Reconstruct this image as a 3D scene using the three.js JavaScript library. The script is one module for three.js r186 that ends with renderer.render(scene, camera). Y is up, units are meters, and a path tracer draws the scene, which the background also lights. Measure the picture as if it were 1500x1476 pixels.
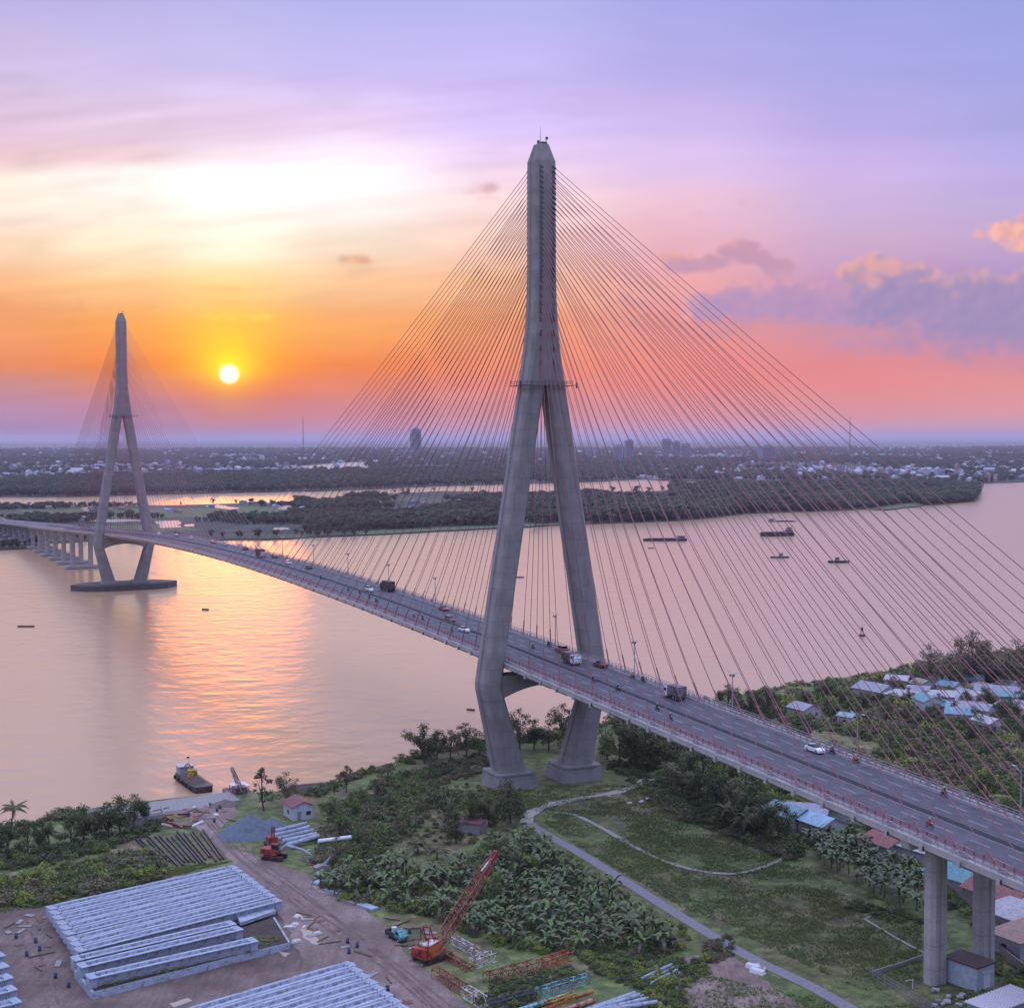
import * as THREE from 'three';
import { mergeGeometries } from 'three/addons/utils/BufferGeometryUtils.js';
import { MarchingCubes } from 'three/addons/objects/MarchingCubes.js';

// ------------------------------------------------------------------ camera, sky, sun, exposure
const scene = new THREE.Scene();
const EYE = 90, FOCAL = 2106, PITCH = 0.0459, ROLL = -0.002;       // metres above the water; focal length in photograph pixels
const camera = new THREE.PerspectiveCamera(2 * Math.atan(738 / FOCAL) * 180 / Math.PI, 1500 / 1476, 1, 200000);
camera.position.set(0, EYE, 0);
camera.rotation.order = 'YXZ';
camera.rotation.set(-PITCH, 0, ROLL);
const SUN_AZ = Math.atan((337 - 750) / FOCAL), SUN_EL = Math.atan((642 - 548) / FOCAL) * 0.98;
const sunDir = new THREE.Vector3(Math.sin(SUN_AZ) * Math.cos(SUN_EL), Math.sin(SUN_EL), -Math.cos(SUN_AZ) * Math.cos(SUN_EL));
const sun = new THREE.DirectionalLight(new THREE.Color().setRGB(1, 0.22, 0.02), 0.075);
sun.position.copy(sunDir).multiplyScalar(900).add(new THREE.Vector3(-50, 0, -330));
sun.target.position.set(-50, 0, -330);
sun.castShadow = true; sun.shadow.radius = 11;
Object.assign(sun.shadow.camera, { left: -400, right: 400, top: 250, bottom: -250, near: 1, far: 2500 });
sun.shadow.mapSize.set(4096, 4096);
scene.add(sun, sun.target);
const renderer = new THREE.WebGLRenderer({ antialias: true });
renderer.setSize(1024, 1007);
renderer.toneMapping = THREE.LinearToneMapping;
renderer.toneMappingExposure = 1.75;
scene.fog = new THREE.FogExp2(new THREE.Color().setRGB(0.92, 0.83, 0.98), 0.00005);   // evening haze over the far shore
renderer.shadowMap.enabled = true;

// ------------------------------------------------------------------ small maths
let seedState = 12345;
const seedTo = (n) => { seedState = n | 0; };
const rnd = () => { seedState = (seedState + 0x6d2b79f5) | 0; let t = Math.imul(seedState ^ (seedState >>> 15), 1 | seedState); t = (t + Math.imul(t ^ (t >>> 7), 61 | t)) ^ t; return ((t ^ (t >>> 14)) >>> 0) / 4294967296; };
const rr = (a, b) => a + (b - a) * rnd();
const pick = (a) => a[Math.floor(rnd() * a.length) % a.length];
const clamp = (x, a = 0, b = 1) => Math.min(b, Math.max(a, x));
const mix = (a, b, t) => a + (b - a) * t;
const smooth = (a, b, x) => { const t = clamp((x - a) / (b - a)); return t * t * (3 - 2 * t); };
const toLin = (c) => { c /= 255; return c <= 0.04045 ? c / 12.92 : Math.pow((c + 0.055) / 1.055, 2.4); };
const hash = (x, y, s) => { let h = Math.imul(x | 0, 374761393) + Math.imul(y | 0, 668265263) + Math.imul(s | 0, 974711) | 0; h = Math.imul(h ^ (h >>> 13), 1274126177); return ((h ^ (h >>> 16)) >>> 0) / 4294967296; };
function vnoise(x, y, s = 0, per = 0) {
  let xi = Math.floor(x), yi = Math.floor(y); const fx = x - xi, fy = y - yi, u = fx * fx * (3 - 2 * fx), v = fy * fy * (3 - 2 * fy);
  const w = (a, b) => per ? hash(((a % per) + per) % per, ((b % per) + per) % per, s) : hash(a, b, s);
  return mix(mix(w(xi, yi), w(xi + 1, yi), u), mix(w(xi, yi + 1), w(xi + 1, yi + 1), u), v);
}
function fbm(x, y, oct = 4, s = 0, per = 0) { let a = 0.5, t = 0, n = 0; for (let i = 0; i < oct; i++) { t += a * vnoise(x, y, s + i * 17, per); n += a; a *= 0.5; x *= 2; y *= 2; per *= 2; } return t / n; }

// ------------------------------------------------------------------ the sky, computed: air and clouds
const skyX = [0, 200, 337, 500, 750, 1000, 1250, 1500];
const skyRows = [
  [-330, '256,264,326 256,264,326 256,264,326 256,264,326 256,264,326 254,264,326 252,264,326 252,264,326'],
  [0, '190,180,228 188,180,232 185,182,236 180,182,236 176,180,234 165,168,228 160,165,226 158,165,226'],
  [100, '205,190,225 205,192,235 205,195,240 200,190,245 200,188,245 180,172,232 168,168,228 162,166,226'],
  [190, '225,195,220 228,202,224 233,205,232 238,212,245 215,195,248 205,185,235 185,172,230 172,168,226'],
  [235, '236,202,206 240,208,214 249,230,240 252,238,250 232,205,240 220,195,238 200,178,232 182,172,228'],
  [262, '255,236,222 255,248,242 262,262,262 258,254,258 245,215,235 228,198,236 208,182,232 188,174,226'],
  [300, '256,236,222 258,248,236 268,266,260 258,250,246 252,222,220 238,195,215 205,180,222 192,175,220'],
  [360, '254,218,186 256,236,204 258,246,222 255,232,210 252,208,192 235,180,195 205,172,205 195,165,205'],
  [420, '250,184,130 253,198,138 255,212,144 254,200,152 250,188,145 235,165,165 195,150,188 175,150,198'],
  [480, '244,158,96 249,164,80 254,180,66 250,168,92 248,162,110 238,150,140 205,148,170 180,145,185'],
  [535, '238,142,90 248,138,54 256,138,10 248,136,60 246,144,104 240,138,122 228,138,138 212,142,155'],
  [562, '206,140,130 226,136,104 240,112,50 236,134,92 238,139,120 240,138,124 230,138,134 226,144,144'],
  [600, '186,136,165 196,131,150 214,118,114 212,130,130 222,144,144 226,141,140 226,145,145 226,150,150'],
  [645, '168,132,175 176,136,175 186,132,165 196,137,165 206,150,178 206,151,175 206,155,175 202,156,180'],
].map(([y, s]) => [y, s.split(' ').map((c) => c.split(',').map(Number).map((v) => toLin(v) / 1.7))]);
const clouds = [];          // x, y, half width, half height (in pixels of the photograph), body colour, lit colour, opacity
const cl = (x, y, rx, ry, body, top, op = 1, soft = 0.5) => clouds.push({ x, y, rx, ry, body: body.map((v) => toLin(v) / 1.7), top: top.map((v) => toLin(v) / 1.7), op, soft });
const V = [158, 140, 184], PE = [230, 172, 166];
seedTo(99);
function cumulus(x0, x1, topY, height, step, body, rim, rimTo, op) {   // a bank: rounded heads along its top, then the body below them
  for (let x = x0; x < x1; x += step * rr(0.7, 1.3)) { const k = (x - x0) / (x1 - x0), y = topY(k) + rr(-6, 8), r = rr(0.8, 1.3) * step; cl(x, y + r * 0.8, r * 1.25, r, ramp(body, rim, 0.35 * (1 - k)), ramp(rim, rimTo, k), op, 0.45); }
  for (let x = x0 + step; x < x1; x += step * 1.5) { const k = (x - x0) / (x1 - x0); cl(x, topY(k) + height * 0.55, step * 2.0, height * 0.5, body, ramp(body, rimTo, 0.4), op, 0.5); }
  cl((x0 + x1) / 2 + 10, topY(0.5) + height * 0.85, (x1 - x0) * 0.52, height * 0.55, body, body, op * 0.75, 0.9);
}
function ramp(a, b, t) { return a.map((v, i) => mix(v, b[i], t)); }
cumulus(1020, 1255, (k) => 428 - 12 * Math.sin(k * 3.1), 60, 26, [180, 146, 186], [236, 168, 170], [206, 160, 190], 0.85);
cumulus(1258, 1720, (k) => 396 - 14 * Math.sin(k * 9 + 1) - 8 * k, 110, 30, V, PE, [186, 158, 192], 0.85);
cl(1272, 412, 24, 26, [222, 164, 168], PE, 0.7, 0.6); cl(1300, 396, 26, 16, [226, 168, 168], PE, 0.7, 0.6);
cl(1380, 505, 230, 26, [176, 140, 180], [186, 146, 180], 0.55, 0.9); cl(1060, 486, 120, 18, [206, 146, 160], [216, 150, 160], 0.5, 0.9);
cumulus(985, 1150, (k) => 378 - 24 * Math.exp(-((k - 0.6) ** 2) * 30), 26, 15, [198, 152, 178], [238, 170, 156], [206, 156, 180], 0.75);
cl(1500, 345, 62, 32, [222, 160, 160], [252, 190, 165], 0.9, 0.45); cl(1450, 346, 34, 16, [232, 170, 165], [252, 192, 170], 0.85, 0.45); cl(1590, 350, 70, 40, [222, 160, 165], [250, 190, 170], 0.9, 0.5);
cl(522, 381, 26, 10, [206, 140, 116], [240, 180, 140], 0.75, 0.9); cl(508, 386, 24, 6, [214, 150, 122], [240, 180, 140], 0.6, 0.9); cl(536, 385, 22, 6, [210, 146, 120], [236, 176, 140], 0.6, 0.9); cl(718, 280, 24, 10, [208, 160, 164], [236, 190, 188], 0.7, 0.9); cl(694, 286, 26, 7, [216, 168, 168], [240, 195, 190], 0.55, 0.9); cl(722, 296, 24, 8, [230, 180, 175], [245, 200, 190], 0.5, 0.7);
cl(930, 440, 44, 22, [206, 146, 150], [236, 166, 156], 0.55, 0.8); cl(920, 470, 50, 20, [214, 146, 140], [236, 166, 150], 0.45, 0.9); cl(1084, 301, 16, 6, [200, 165, 195], [220, 180, 205], 0.5, 0.8); cl(1020, 318, 18, 8, [220, 175, 190], [235, 185, 195], 0.4, 0.8);
cl(226, 453, 14, 5, [236, 180, 84], [255, 214, 96], 0.6, 0.7); cl(345, 466, 62, 8, [255, 212, 84], [255, 222, 96], 0.7, 0.9); cl(330, 425, 90, 7, [246, 192, 118], [250, 200, 130], 0.6, 0.9); cl(60, 450, 130, 16, [240, 160, 100], [244, 170, 110], 0.55, 0.9);
function skyAt(px, py, out) {
  let j = 0; while (j < skyRows.length - 2 && py > skyRows[j + 1][0]) j++;
  const ty = smooth(0, 1, clamp((py - skyRows[j][0]) / (skyRows[j + 1][0] - skyRows[j][0]))) * 0.5 + 0.5 * clamp((py - skyRows[j][0]) / (skyRows[j + 1][0] - skyRows[j][0]));
  let i = 0; while (i < skyX.length - 2 && px > skyX[i + 1]) i++;
  const tx = smooth(0, 1, clamp((px - skyX[i]) / (skyX[i + 1] - skyX[i])));
  const A = skyRows[j][1], B = skyRows[j + 1][1];
  for (let c = 0; c < 3; c++) out[c] = mix(mix(A[i][c], A[i + 1][c], tx), mix(B[i][c], B[i + 1][c], tx), ty);
}
function makeSky() {
  const W = 4096, H = 2048, data = new Float32Array(W * H * 4), c = [0, 0, 0];
  const rear = [[216, 222, 272], [166, 174, 226], [108, 106, 146]].map((a) => a.map(toLin));
  for (let row = 0; row < H; row++) {
    const el = ((row + 0.5) / H - 0.5) * Math.PI, te = Math.tan(clamp(el, -0.02, 1.2));
    for (let col = 0; col < W; col++) {
      const phi = (col + 0.5) / W * 2 * Math.PI - Math.PI, az = Math.atan2(Math.cos(phi), -Math.sin(phi)), k = (row * W + col) * 4;
      if (el < -0.01) { data[k] = 0.25; data[k + 1] = 0.2; data[k + 2] = 0.3; data[k + 3] = 1; continue; }
      const ca = Math.max(Math.cos(az), 0.9), px = 750 + FOCAL * Math.tan(clamp(az, -1, 1)), py = 642 - FOCAL * te / ca;
      const near = Math.abs(az) < 0.5 && el < 0.4;
      const wob = near ? (fbm(px / 260, py / 40, 3, 5) - 0.5) * 22 : 0;
      skyAt(px, py + wob * smooth(150, 320, py) * smooth(645, 500, py), c);
      const back = smooth(0.36, 1.7, Math.abs(az)), hi = smooth(0.0, 0.95, el);
      for (let q = 0; q < 3; q++) { const r = hi < 0.5 ? mix(rear[2][q], rear[1][q], hi * 2) : mix(rear[1][q], rear[0][q], hi * 2 - 1); c[q] = mix(c[q], r, back); }
      const st = 1 + (fbm(az * 9 + 40, el * 60 + fbm(az * 4, el * 9, 2, 3) * 3, 3, 9) - 0.5) * (near ? 0.1 : 0.13) + (near ? (fbm(px / 170 + 3 * fbm(px / 300, py / 90, 2, 71), py / 15 + px / 160, 5, 73) - 0.46) * 0.3 * smooth(40, 200, py) * smooth(1150, 500, px) * (1 - 0.5 * smooth(380, 480, py)) : 0);
      for (let q = 0; q < 3; q++) c[q] *= st;
      if (near) {
        for (const b of clouds) {
          if (Math.abs(px - b.x) > b.rx * 1.7 || Math.abs(py - b.y) > b.ry * 1.9) continue;
          const dx = (px - b.x) / b.rx, dy = (py - b.y) / b.ry, n = fbm(px / 30 + b.x, py / 22, 5, 31), n2 = fbm(px / 11, py / 9, 3, 77);
          const d = 1 - dx * dx - dy * dy * (dy > 0 ? 1.3 : 1) + (n - 0.5) * 1.7 + (n2 - 0.5) * 0.95;
          const a = smooth(0.05, 0.05 + b.soft * 1.5, d) * b.op * smooth(1.75, 0.9, Math.hypot(dx * 0.7, dy * 0.7) * 1.35);
          if (a <= 0) continue;
          const e = fbm((px - 7) / 30 + b.x, (py - 6) / 22, 4, 31), lit = clamp(0.42 + (n - e) * 4.5 - dy * 0.3 - dx * 0.15 + (0.5 - d) * 0.25);
          for (let q = 0; q < 3; q++) c[q] = mix(c[q], mix(b.body[q], b.top[q], lit), a);
        }
      }
      const dot = Math.cos(el) * Math.cos(SUN_EL) * Math.cos(az - SUN_AZ) + Math.sin(el) * Math.sin(SUN_EL), ang = Math.acos(clamp(dot, -1, 1)) * FOCAL;   // in pixels of the photograph
      if (ang < 220) {
        const up = smooth(30, -30, py - 556), g = Math.exp(-ang / 30) * (0.3 + 0.7 * up), g2 = Math.exp(-ang / 70) * 0.35 * (0.35 + 0.65 * up);
        c[0] += g * 0.3 + g2 * 0.25; c[1] += g * 0.65 + g2 * 0.1; c[2] *= 1 - 0.8 * clamp(g * 1.6);
        const disc = smooth(14.5, 10, ang); c[0] = mix(c[0], 1.3, disc); c[1] = mix(c[1], 1.1, disc); c[2] = mix(c[2], 0.75, disc);
      }
      data[k] = c[0]; data[k + 1] = c[1]; data[k + 2] = c[2]; data[k + 3] = 1;
    }
  }
  const t = new THREE.DataTexture(data, W, H, THREE.RGBAFormat, THREE.FloatType);
  t.mapping = THREE.EquirectangularReflectionMapping; t.magFilter = t.minFilter = THREE.LinearFilter; t.needsUpdate = true;
  return t;
}
scene.background = makeSky();
scene.environment = scene.background;

// ------------------------------------------------------------------ pixel -> place on the ground; places on the bridge
const eul = new THREE.Euler(-PITCH, 0, ROLL, 'YXZ');
function G(px, py, h = 1.5) { const v = new THREE.Vector3((px - 750) / FOCAL, (738 - py) / FOCAL, -1).applyEuler(eul), t = (h - EYE) / v.y; return new THREE.Vector3(v.x * t, h, v.z * t); }
const BC = new THREE.Vector3(7.6, 0, -367), TH = 0.4532;
const bx = -Math.sin(TH), bz = -Math.cos(TH), sx = Math.cos(TH), sz = -Math.sin(TH);
const BW = (t, s, y) => new THREE.Vector3(BC.x + bx * t + sx * s, y, BC.z + bz * t + sz * s);
function roadY(t) { const h0 = 33.2, g = 0.045; if (t < 0) return h0 + g * t; if (t > 550) return h0 - 0.040 * (t - 550); const u = (t - 275) / 275; return h0 + 275 * g / 2 * (1 - u * u); }
function onDeck(px, py) { let t = 0, s = 0, y = 33; for (let i = 0; i < 12; i++) { const g = G(px, py, y + 0.05), dx = g.x - BC.x, dz = g.z - BC.z; t = dx * bx + dz * bz; s = dx * sx + dz * sz; y = roadY(t); } return { t, s, y: y + 0.05 }; }
const LAND = 1.5;

// ------------------------------------------------------------------ textures and materials
function tex(size, fn, srgb = true) {
  const d = new Uint8Array(size * size * 4);
  for (let y = 0; y < size; y++) for (let x = 0; x < size; x++) { const v = fn(x / size, y / size), k = (y * size + x) * 4; if (typeof v === 'number') d[k] = d[k + 1] = d[k + 2] = clamp(v) * 255; else { d[k] = clamp(v[0]) * 255; d[k + 1] = clamp(v[1]) * 255; d[k + 2] = clamp(v[2]) * 255; } d[k + 3] = 255; }
  const t = new THREE.DataTexture(d, size, size); t.wrapS = t.wrapT = THREE.RepeatWrapping; t.magFilter = t.minFilter = THREE.LinearFilter; if (srgb) t.colorSpace = THREE.SRGBColorSpace; t.needsUpdate = true; return t;
}
const rep = (t, m) => { const c = t.clone(); c.repeat.set(1 / m, 1 / m); c.needsUpdate = true; return c; };
const S = (r, g, b) => [r, g, b].map((v) => Math.pow(v, 1 / 2.2));       // linear reflectance to stored value
const ramp3 = (a, b, t) => [mix(a[0], b[0], t), mix(a[1], b[1], t), mix(a[2], b[2], t)];
const T = {
  concrete: tex(512, (u, v) => { const n = fbm(u * 6, v * 6, 5, 1, 6), st = fbm(u * 24, v * 3, 4, 4, 3 * 8), f = fbm(u * 90, v * 90, 2, 8, 90); let k = 0.79 + 0.2 * n + 0.12 * (st - 0.5) + 0.1 * (f - 0.5); const seam = Math.abs(((v * 4) % 1) - 0.5) > 0.488 ? 0.86 : 1; k *= seam; return [k * 0.99, k * 0.985, k * 0.96]; }),
  concreteBump: tex(512, (u, v) => 0.5 + 0.4 * (fbm(u * 40, v * 40, 4, 3, 40) - 0.5) - (Math.abs(((v * 4) % 1) - 0.5) > 0.49 ? 0.35 : 0), false),
  asphalt: tex(512, (u, v) => { const n = fbm(u * 8, v * 8, 4, 2, 8), f = fbm(u * 120, v * 120, 2, 9, 120); const k = 0.74 + 0.3 * (n - 0.5) + 0.25 * (f - 0.5); return [k, k, k * 1.02]; }),
  grass: tex(1024, (u, v) => { const n = fbm(u * 5, v * 5, 5, 11, 5), m = fbm(u * 40, v * 40, 4, 12, 40), d = fbm(u * 11, v * 11, 4, 15, 11), f = fbm(u * 220, v * 220, 2, 16, 220); const g = ramp3(S(0.115, 0.112, 0.05), S(0.085, 0.122, 0.036), smooth(0.34, 0.66, n)); const e = ramp3(g, S(0.145, 0.115, 0.075), smooth(0.52, 0.72, d) * 0.7); const k = 0.62 + 0.75 * m * (0.55 + 0.9 * f); return e.map((c) => c * k * 0.95); }),
  dirt: tex(1024, (u, v) => { const n = fbm(u * 6, v * 6, 5, 21, 6), m = fbm(u * 30, v * 30, 4, 22, 30), f = fbm(u * 200, v * 200, 2, 23, 200), r = fbm(u * 60, v * 5, 3, 24, 5 * 12); let c = ramp3(S(0.17, 0.125, 0.095), S(0.36, 0.285, 0.235), clamp((n * 0.7 + r * 0.3 - 0.3) * 2.2)); c = ramp3(c, S(0.15, 0.125, 0.105), smooth(0.5, 0.85, m) * 0.4); return c.map((q) => q * (0.86 + 0.28 * f)); }),
  speck: tex(512, (u, v) => { const n = fbm(u * 8, v * 8, 4, 31, 8), f = fbm(u * 100, v * 100, 3, 33, 100); return 0.78 + 0.2 * n + 0.26 * (f - 0.5); }),
  farLand: tex(1024, (u, v) => { const n = fbm(u * 9, v * 9, 5, 41, 9), m = fbm(u * 60, v * 60, 3, 42, 60), c = fbm(u * 24, v * 24, 3, 44, 24); let q = ramp3(S(0.035, 0.05, 0.03), S(0.07, 0.085, 0.04), smooth(0.4, 0.6, n)); q = ramp3(q, S(0.13, 0.11, 0.08), smooth(0.58, 0.7, c) * 0.6); return q.map((a) => a * (0.7 + 0.6 * m)); }),
  rust: tex(512, (u, v) => { const n = fbm(u * 9, v * 9, 5, 51, 9), f = fbm(u * 50, v * 50, 3, 52, 50); return ramp3([1, 1, 1], [0.6, 0.42, 0.32], smooth(0.44, 0.64, n * 0.6 + f * 0.4)); }),
  wave: tex(1024, (u, v) => fbm(u * 32, v * 32, 5, 62, 32) * 0.6 + fbm(u * 6, v * 6, 3, 66, 6) * 0.4, false),
  stain: tex(512, (u, v) => { const n = fbm(u * 7, v * 7, 5, 81, 7), f = fbm(u * 70, v * 70, 3, 83, 70), d = fbm(u * 20, v * 20, 4, 85, 20); const k = 0.8 + 0.24 * n + 0.2 * (f - 0.5), q = smooth(0.5, 0.85, d) * 0.3; return [k * (1 - q * 0.9), k * (1 - q), k * (1 - q * 1.15)]; }),
  corrugated: tex(256, (u) => 0.5 + 0.5 * Math.sin(u * Math.PI * 2 * 8), false),
};
const lin = (r, g, b) => new THREE.Color().setRGB(r, g, b);
function M(r, g, b, o = {}) { return new THREE.MeshStandardMaterial({ color: lin(r, g, b), roughness: 0.8, metalness: 0, side: THREE.DoubleSide, ...o }); }
const cTex = rep(T.concrete, 16), cBump = rep(T.concreteBump, 16), sp4 = rep(T.speck, 4), sp12 = rep(T.speck, 12), ru6 = rep(T.rust, 6), aTex = rep(T.asphalt, 14);
const MAT = {
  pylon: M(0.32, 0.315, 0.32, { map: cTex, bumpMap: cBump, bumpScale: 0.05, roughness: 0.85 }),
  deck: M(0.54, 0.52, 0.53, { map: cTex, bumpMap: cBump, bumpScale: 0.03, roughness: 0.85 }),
  girder: M(0.4, 0.47, 0.56, { map: rep(T.stain, 9), roughness: 0.75 }),
  bed: M(0.34, 0.33, 0.31, { map: sp4 }),
  asphalt: M(0.15, 0.145, 0.165, { map: aTex, roughness: 0.75 }),
  paint: M(0.42, 0.42, 0.42, { map: sp4, roughness: 0.6 }),
  cable: M(0.26, 0.085, 0.095, { roughness: 0.5 }),
  railRed: M(0.24, 0.085, 0.1, { roughness: 0.5 }),
  railWhite: M(0.32, 0.27, 0.3, { roughness: 0.5 }),
  darkSteel: M(0.06, 0.06, 0.065, { roughness: 0.55, metalness: 0.3 }),
  galv: M(0.4, 0.42, 0.43, { roughness: 0.45, metalness: 0.5 }),
  tyre: M(0.02, 0.02, 0.02, { roughness: 0.9 }),
  glass: M(0.02, 0.025, 0.03, { roughness: 0.08 }),
  lampHead: M(0.55, 0.55, 0.55, { roughness: 0.3 }),
  grass: M(1.35, 1.3, 1.15, { map: rep(T.grass, 70), roughness: 0.95 }),
  dirt: M(0.85, 0.83, 0.86, { map: rep(T.dirt, 57), roughness: 0.9 }),
  farLand: M(0.9, 0.9, 0.9, { map: rep(T.farLand, 900), roughness: 1 }),
  pathStone: M(0.3, 0.3, 0.32, { map: sp4, roughness: 0.85 }),
  pathPale: M(0.5, 0.48, 0.42, { map: sp4, roughness: 0.9 }),
  gravel: M(0.16, 0.2, 0.24, { map: sp4, roughness: 1 }),
  bark: M(0.12, 0.09, 0.065, { map: sp4, roughness: 0.95 }),
  leaf: new THREE.MeshPhysicalMaterial({ vertexColors: true, roughness: 0.65, side: THREE.DoubleSide, transmission: 0.22, thickness: 0, ior: 1.3 }),
  leafSolid: new THREE.MeshStandardMaterial({ vertexColors: true, roughness: 0.75, side: THREE.DoubleSide }),
};
const painted = (r, g, b, o = {}) => M(r, g, b, { map: ru6, roughness: 0.5, ...o });

// ------------------------------------------------------------------ geometry builders
class Geo {
  constructor() { this.p = []; this.c = null; }
  tri(a, b, c) { this.p.push(a[0], a[1], a[2], b[0], b[1], b[2], c[0], c[1], c[2]); if (this.c) for (let i = 0; i < 3; i++) this.c.push(...this.col); return this; }
  quad(a, b, c, d) { this.tri(a, b, c); return this.tri(a, c, d); }
  color(c) { if (!this.c) this.c = []; this.col = c; return this; }
  hexa(v) { const [a, b, c, d, e, f, g, h] = v; this.quad(d, c, b, a); this.quad(e, f, g, h); this.quad(a, b, f, e); this.quad(b, c, g, f); this.quad(c, d, h, g); return this.quad(d, a, e, h); }
  box(x, y, z, w, h, l, ry = 0) { const c = Math.cos(ry), s = Math.sin(ry), q = (i, j, k) => { const a = i * w / 2, b = k * l / 2; return [x + a * c + b * s, y + j * h / 2, z - a * s + b * c]; }; return this.hexa([q(-1, -1, -1), q(1, -1, -1), q(1, -1, 1), q(-1, -1, 1), q(-1, 1, -1), q(1, 1, -1), q(1, 1, 1), q(-1, 1, 1)]); }
  bar(a, b, w, h = w) {   // rectangular bar between two points
    const A = new THREE.Vector3(...a), B = new THREE.Vector3(...b), d = B.clone().sub(A).normalize(), up = Math.abs(d.y) > 0.95 ? new THREE.Vector3(1, 0, 0) : new THREE.Vector3(0, 1, 0);
    const r = d.clone().cross(up).normalize().multiplyScalar(w / 2), u = r.clone().cross(d).normalize().multiplyScalar(h / 2), q = (P, i, j) => [P.x + r.x * i + u.x * j, P.y + r.y * i + u.y * j, P.z + r.z * i + u.z * j];
    return this.hexa([q(A, -1, -1), q(A, 1, -1), q(A, 1, 1), q(A, -1, 1), q(B, -1, -1), q(B, 1, -1), q(B, 1, 1), q(B, -1, 1)]);
  }
  tube(pts, rad, n = 6, cap = true) {   // pts [[x,y,z]..], rad number or list
    const P = pts.map((p) => new THREE.Vector3(...p)), rings = [];
    let ref = null;
    for (let i = 0; i < P.length; i++) {
      const d = P[Math.min(i + 1, P.length - 1)].clone().sub(P[Math.max(i - 1, 0)]).normalize();
      if (!ref) ref = Math.abs(d.y) > 0.9 ? new THREE.Vector3(1, 0, 0) : new THREE.Vector3(0, 1, 0);
      const r = d.clone().cross(ref).normalize(), u = r.clone().cross(d).normalize(); ref = u.clone();
      const R = Array.isArray(rad) ? rad[i] : rad, ring = [];
      for (let k = 0; k < n; k++) { const a = k / n * 2 * Math.PI; ring.push([P[i].x + R * (r.x * Math.cos(a) + u.x * Math.sin(a)), P[i].y + R * (r.y * Math.cos(a) + u.y * Math.sin(a)), P[i].z + R * (r.z * Math.cos(a) + u.z * Math.sin(a))]); }
      rings.push(ring);
    }
    return this.rings(rings, cap);
  }
  rings(rings, cap = true) {
    for (let i = 0; i + 1 < rings.length; i++) { const a = rings[i], b = rings[i + 1], n = a.length; for (let k = 0; k < n; k++) { const m = (k + 1) % n; this.quad(a[k], a[m], b[m], b[k]); } }
    if (cap) for (const [r, f] of [[rings[0], 0], [rings[rings.length - 1], 1]]) { const c = [0, 1, 2].map((q) => r.reduce((s, p) => s + p[q], 0) / r.length); for (let k = 0; k < r.length; k++) { const m = (k + 1) % r.length; if (f) this.tri(c, r[k], r[m]); else this.tri(c, r[m], r[k]); } }
    return this;
  }
  cyl(x, y0, y1, z, r0, r1 = r0, n = 10) { return this.tube([[x, y0, z], [x, y1, z]], [r0, r1], n); }
  prism(outline, y0, y1) {   // outline [[x,z]..] extruded upwards (convex enough for a fan from its middle)
    return this.rings([outline.map(([x, z]) => [x, y0, z]), outline.map(([x, z]) => [x, y1, z])]);
  }
  geo(uv = true) {
    const g = new THREE.BufferGeometry(); g.setAttribute('position', new THREE.Float32BufferAttribute(this.p, 3));
    if (this.c) g.setAttribute('color', new THREE.Float32BufferAttribute(this.c, 3));
    g.computeVertexNormals(); if (uv) boxUV(g); return g;
  }
}
function boxUV(g) {   // uv in metres by the face's main axis
  const p = g.attributes.position, n = g.attributes.normal, uv = new Float32Array(p.count * 2);
  for (let i = 0; i < p.count; i++) { const ax = Math.abs(n.getX(i)), ay = Math.abs(n.getY(i)), az = Math.abs(n.getZ(i)); if (ay >= ax && ay >= az) { uv[2 * i] = p.getX(i); uv[2 * i + 1] = p.getZ(i); } else if (ax >= az) { uv[2 * i] = p.getZ(i); uv[2 * i + 1] = p.getY(i); } else { uv[2 * i] = p.getX(i); uv[2 * i + 1] = p.getY(i); } }
  g.setAttribute('uv', new THREE.BufferAttribute(uv, 2)); return g;
}
const used = new Map();
function numbered(name) { const base = name.replace(/_\d{3}$/, ''), n = used.get(base) || 0; used.set(base, n + 1); return n ? base + '_' + String(n).padStart(3, '0') : base; }
const tag = (o, label, category, group, kind) => { o.userData = { label, category }; if (group) o.userData.group = group; if (kind) o.userData.kind = kind; return o; };
function thing(name, label, category, pos, turn = 0, group) { const o = new THREE.Group(); o.name = numbered(name); scene.add(o); if (pos) o.position.copy(pos); o.rotation.y = turn; return tag(o, label, category, group); }
function part(parent, name, geo, mat) { const m = new THREE.Mesh(geo.isBufferGeometry ? geo : geo.geo(), mat); m.name = name; m.castShadow = m.receiveShadow = true; parent.add(m); return m; }
function one(name, geo, mat, label, category, group) { const m = part(scene, numbered(name), geo, mat); return tag(m, label, category, group); }
function setting(name, geo, mat, parent = scene) { const m = part(parent, numbered(name), geo, mat); m.userData.kind = 'structure'; return m; }
function copy(o, pos, turn, scale, label, group) { const c = o.clone(); c.name = numbered(o.name); scene.add(c); if (pos) c.position.copy(pos); c.rotation.y = turn || 0; if (scale) c.scale.set(...(Array.isArray(scale) ? scale : [scale, scale, scale])); c.userData = { ...o.userData }; if (label) c.userData.label = label; if (group) c.userData.group = group; return c; }
function sheet(pts, y) {   // flat polygon from world points (x, z), uv in metres
  const sh = new THREE.Shape(pts.map((p) => new THREE.Vector2(p.x, -p.z))), g = new THREE.ShapeGeometry(sh); g.rotateX(-Math.PI / 2); g.translate(0, y, 0);
  const p = g.attributes.position, uv = g.attributes.uv; for (let i = 0; i < p.count; i++) uv.setXY(i, p.getX(i), p.getZ(i)); return g;
}
const pxPoly = (list, h = LAND) => list.map(([x, y]) => G(x, y, h));
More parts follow.
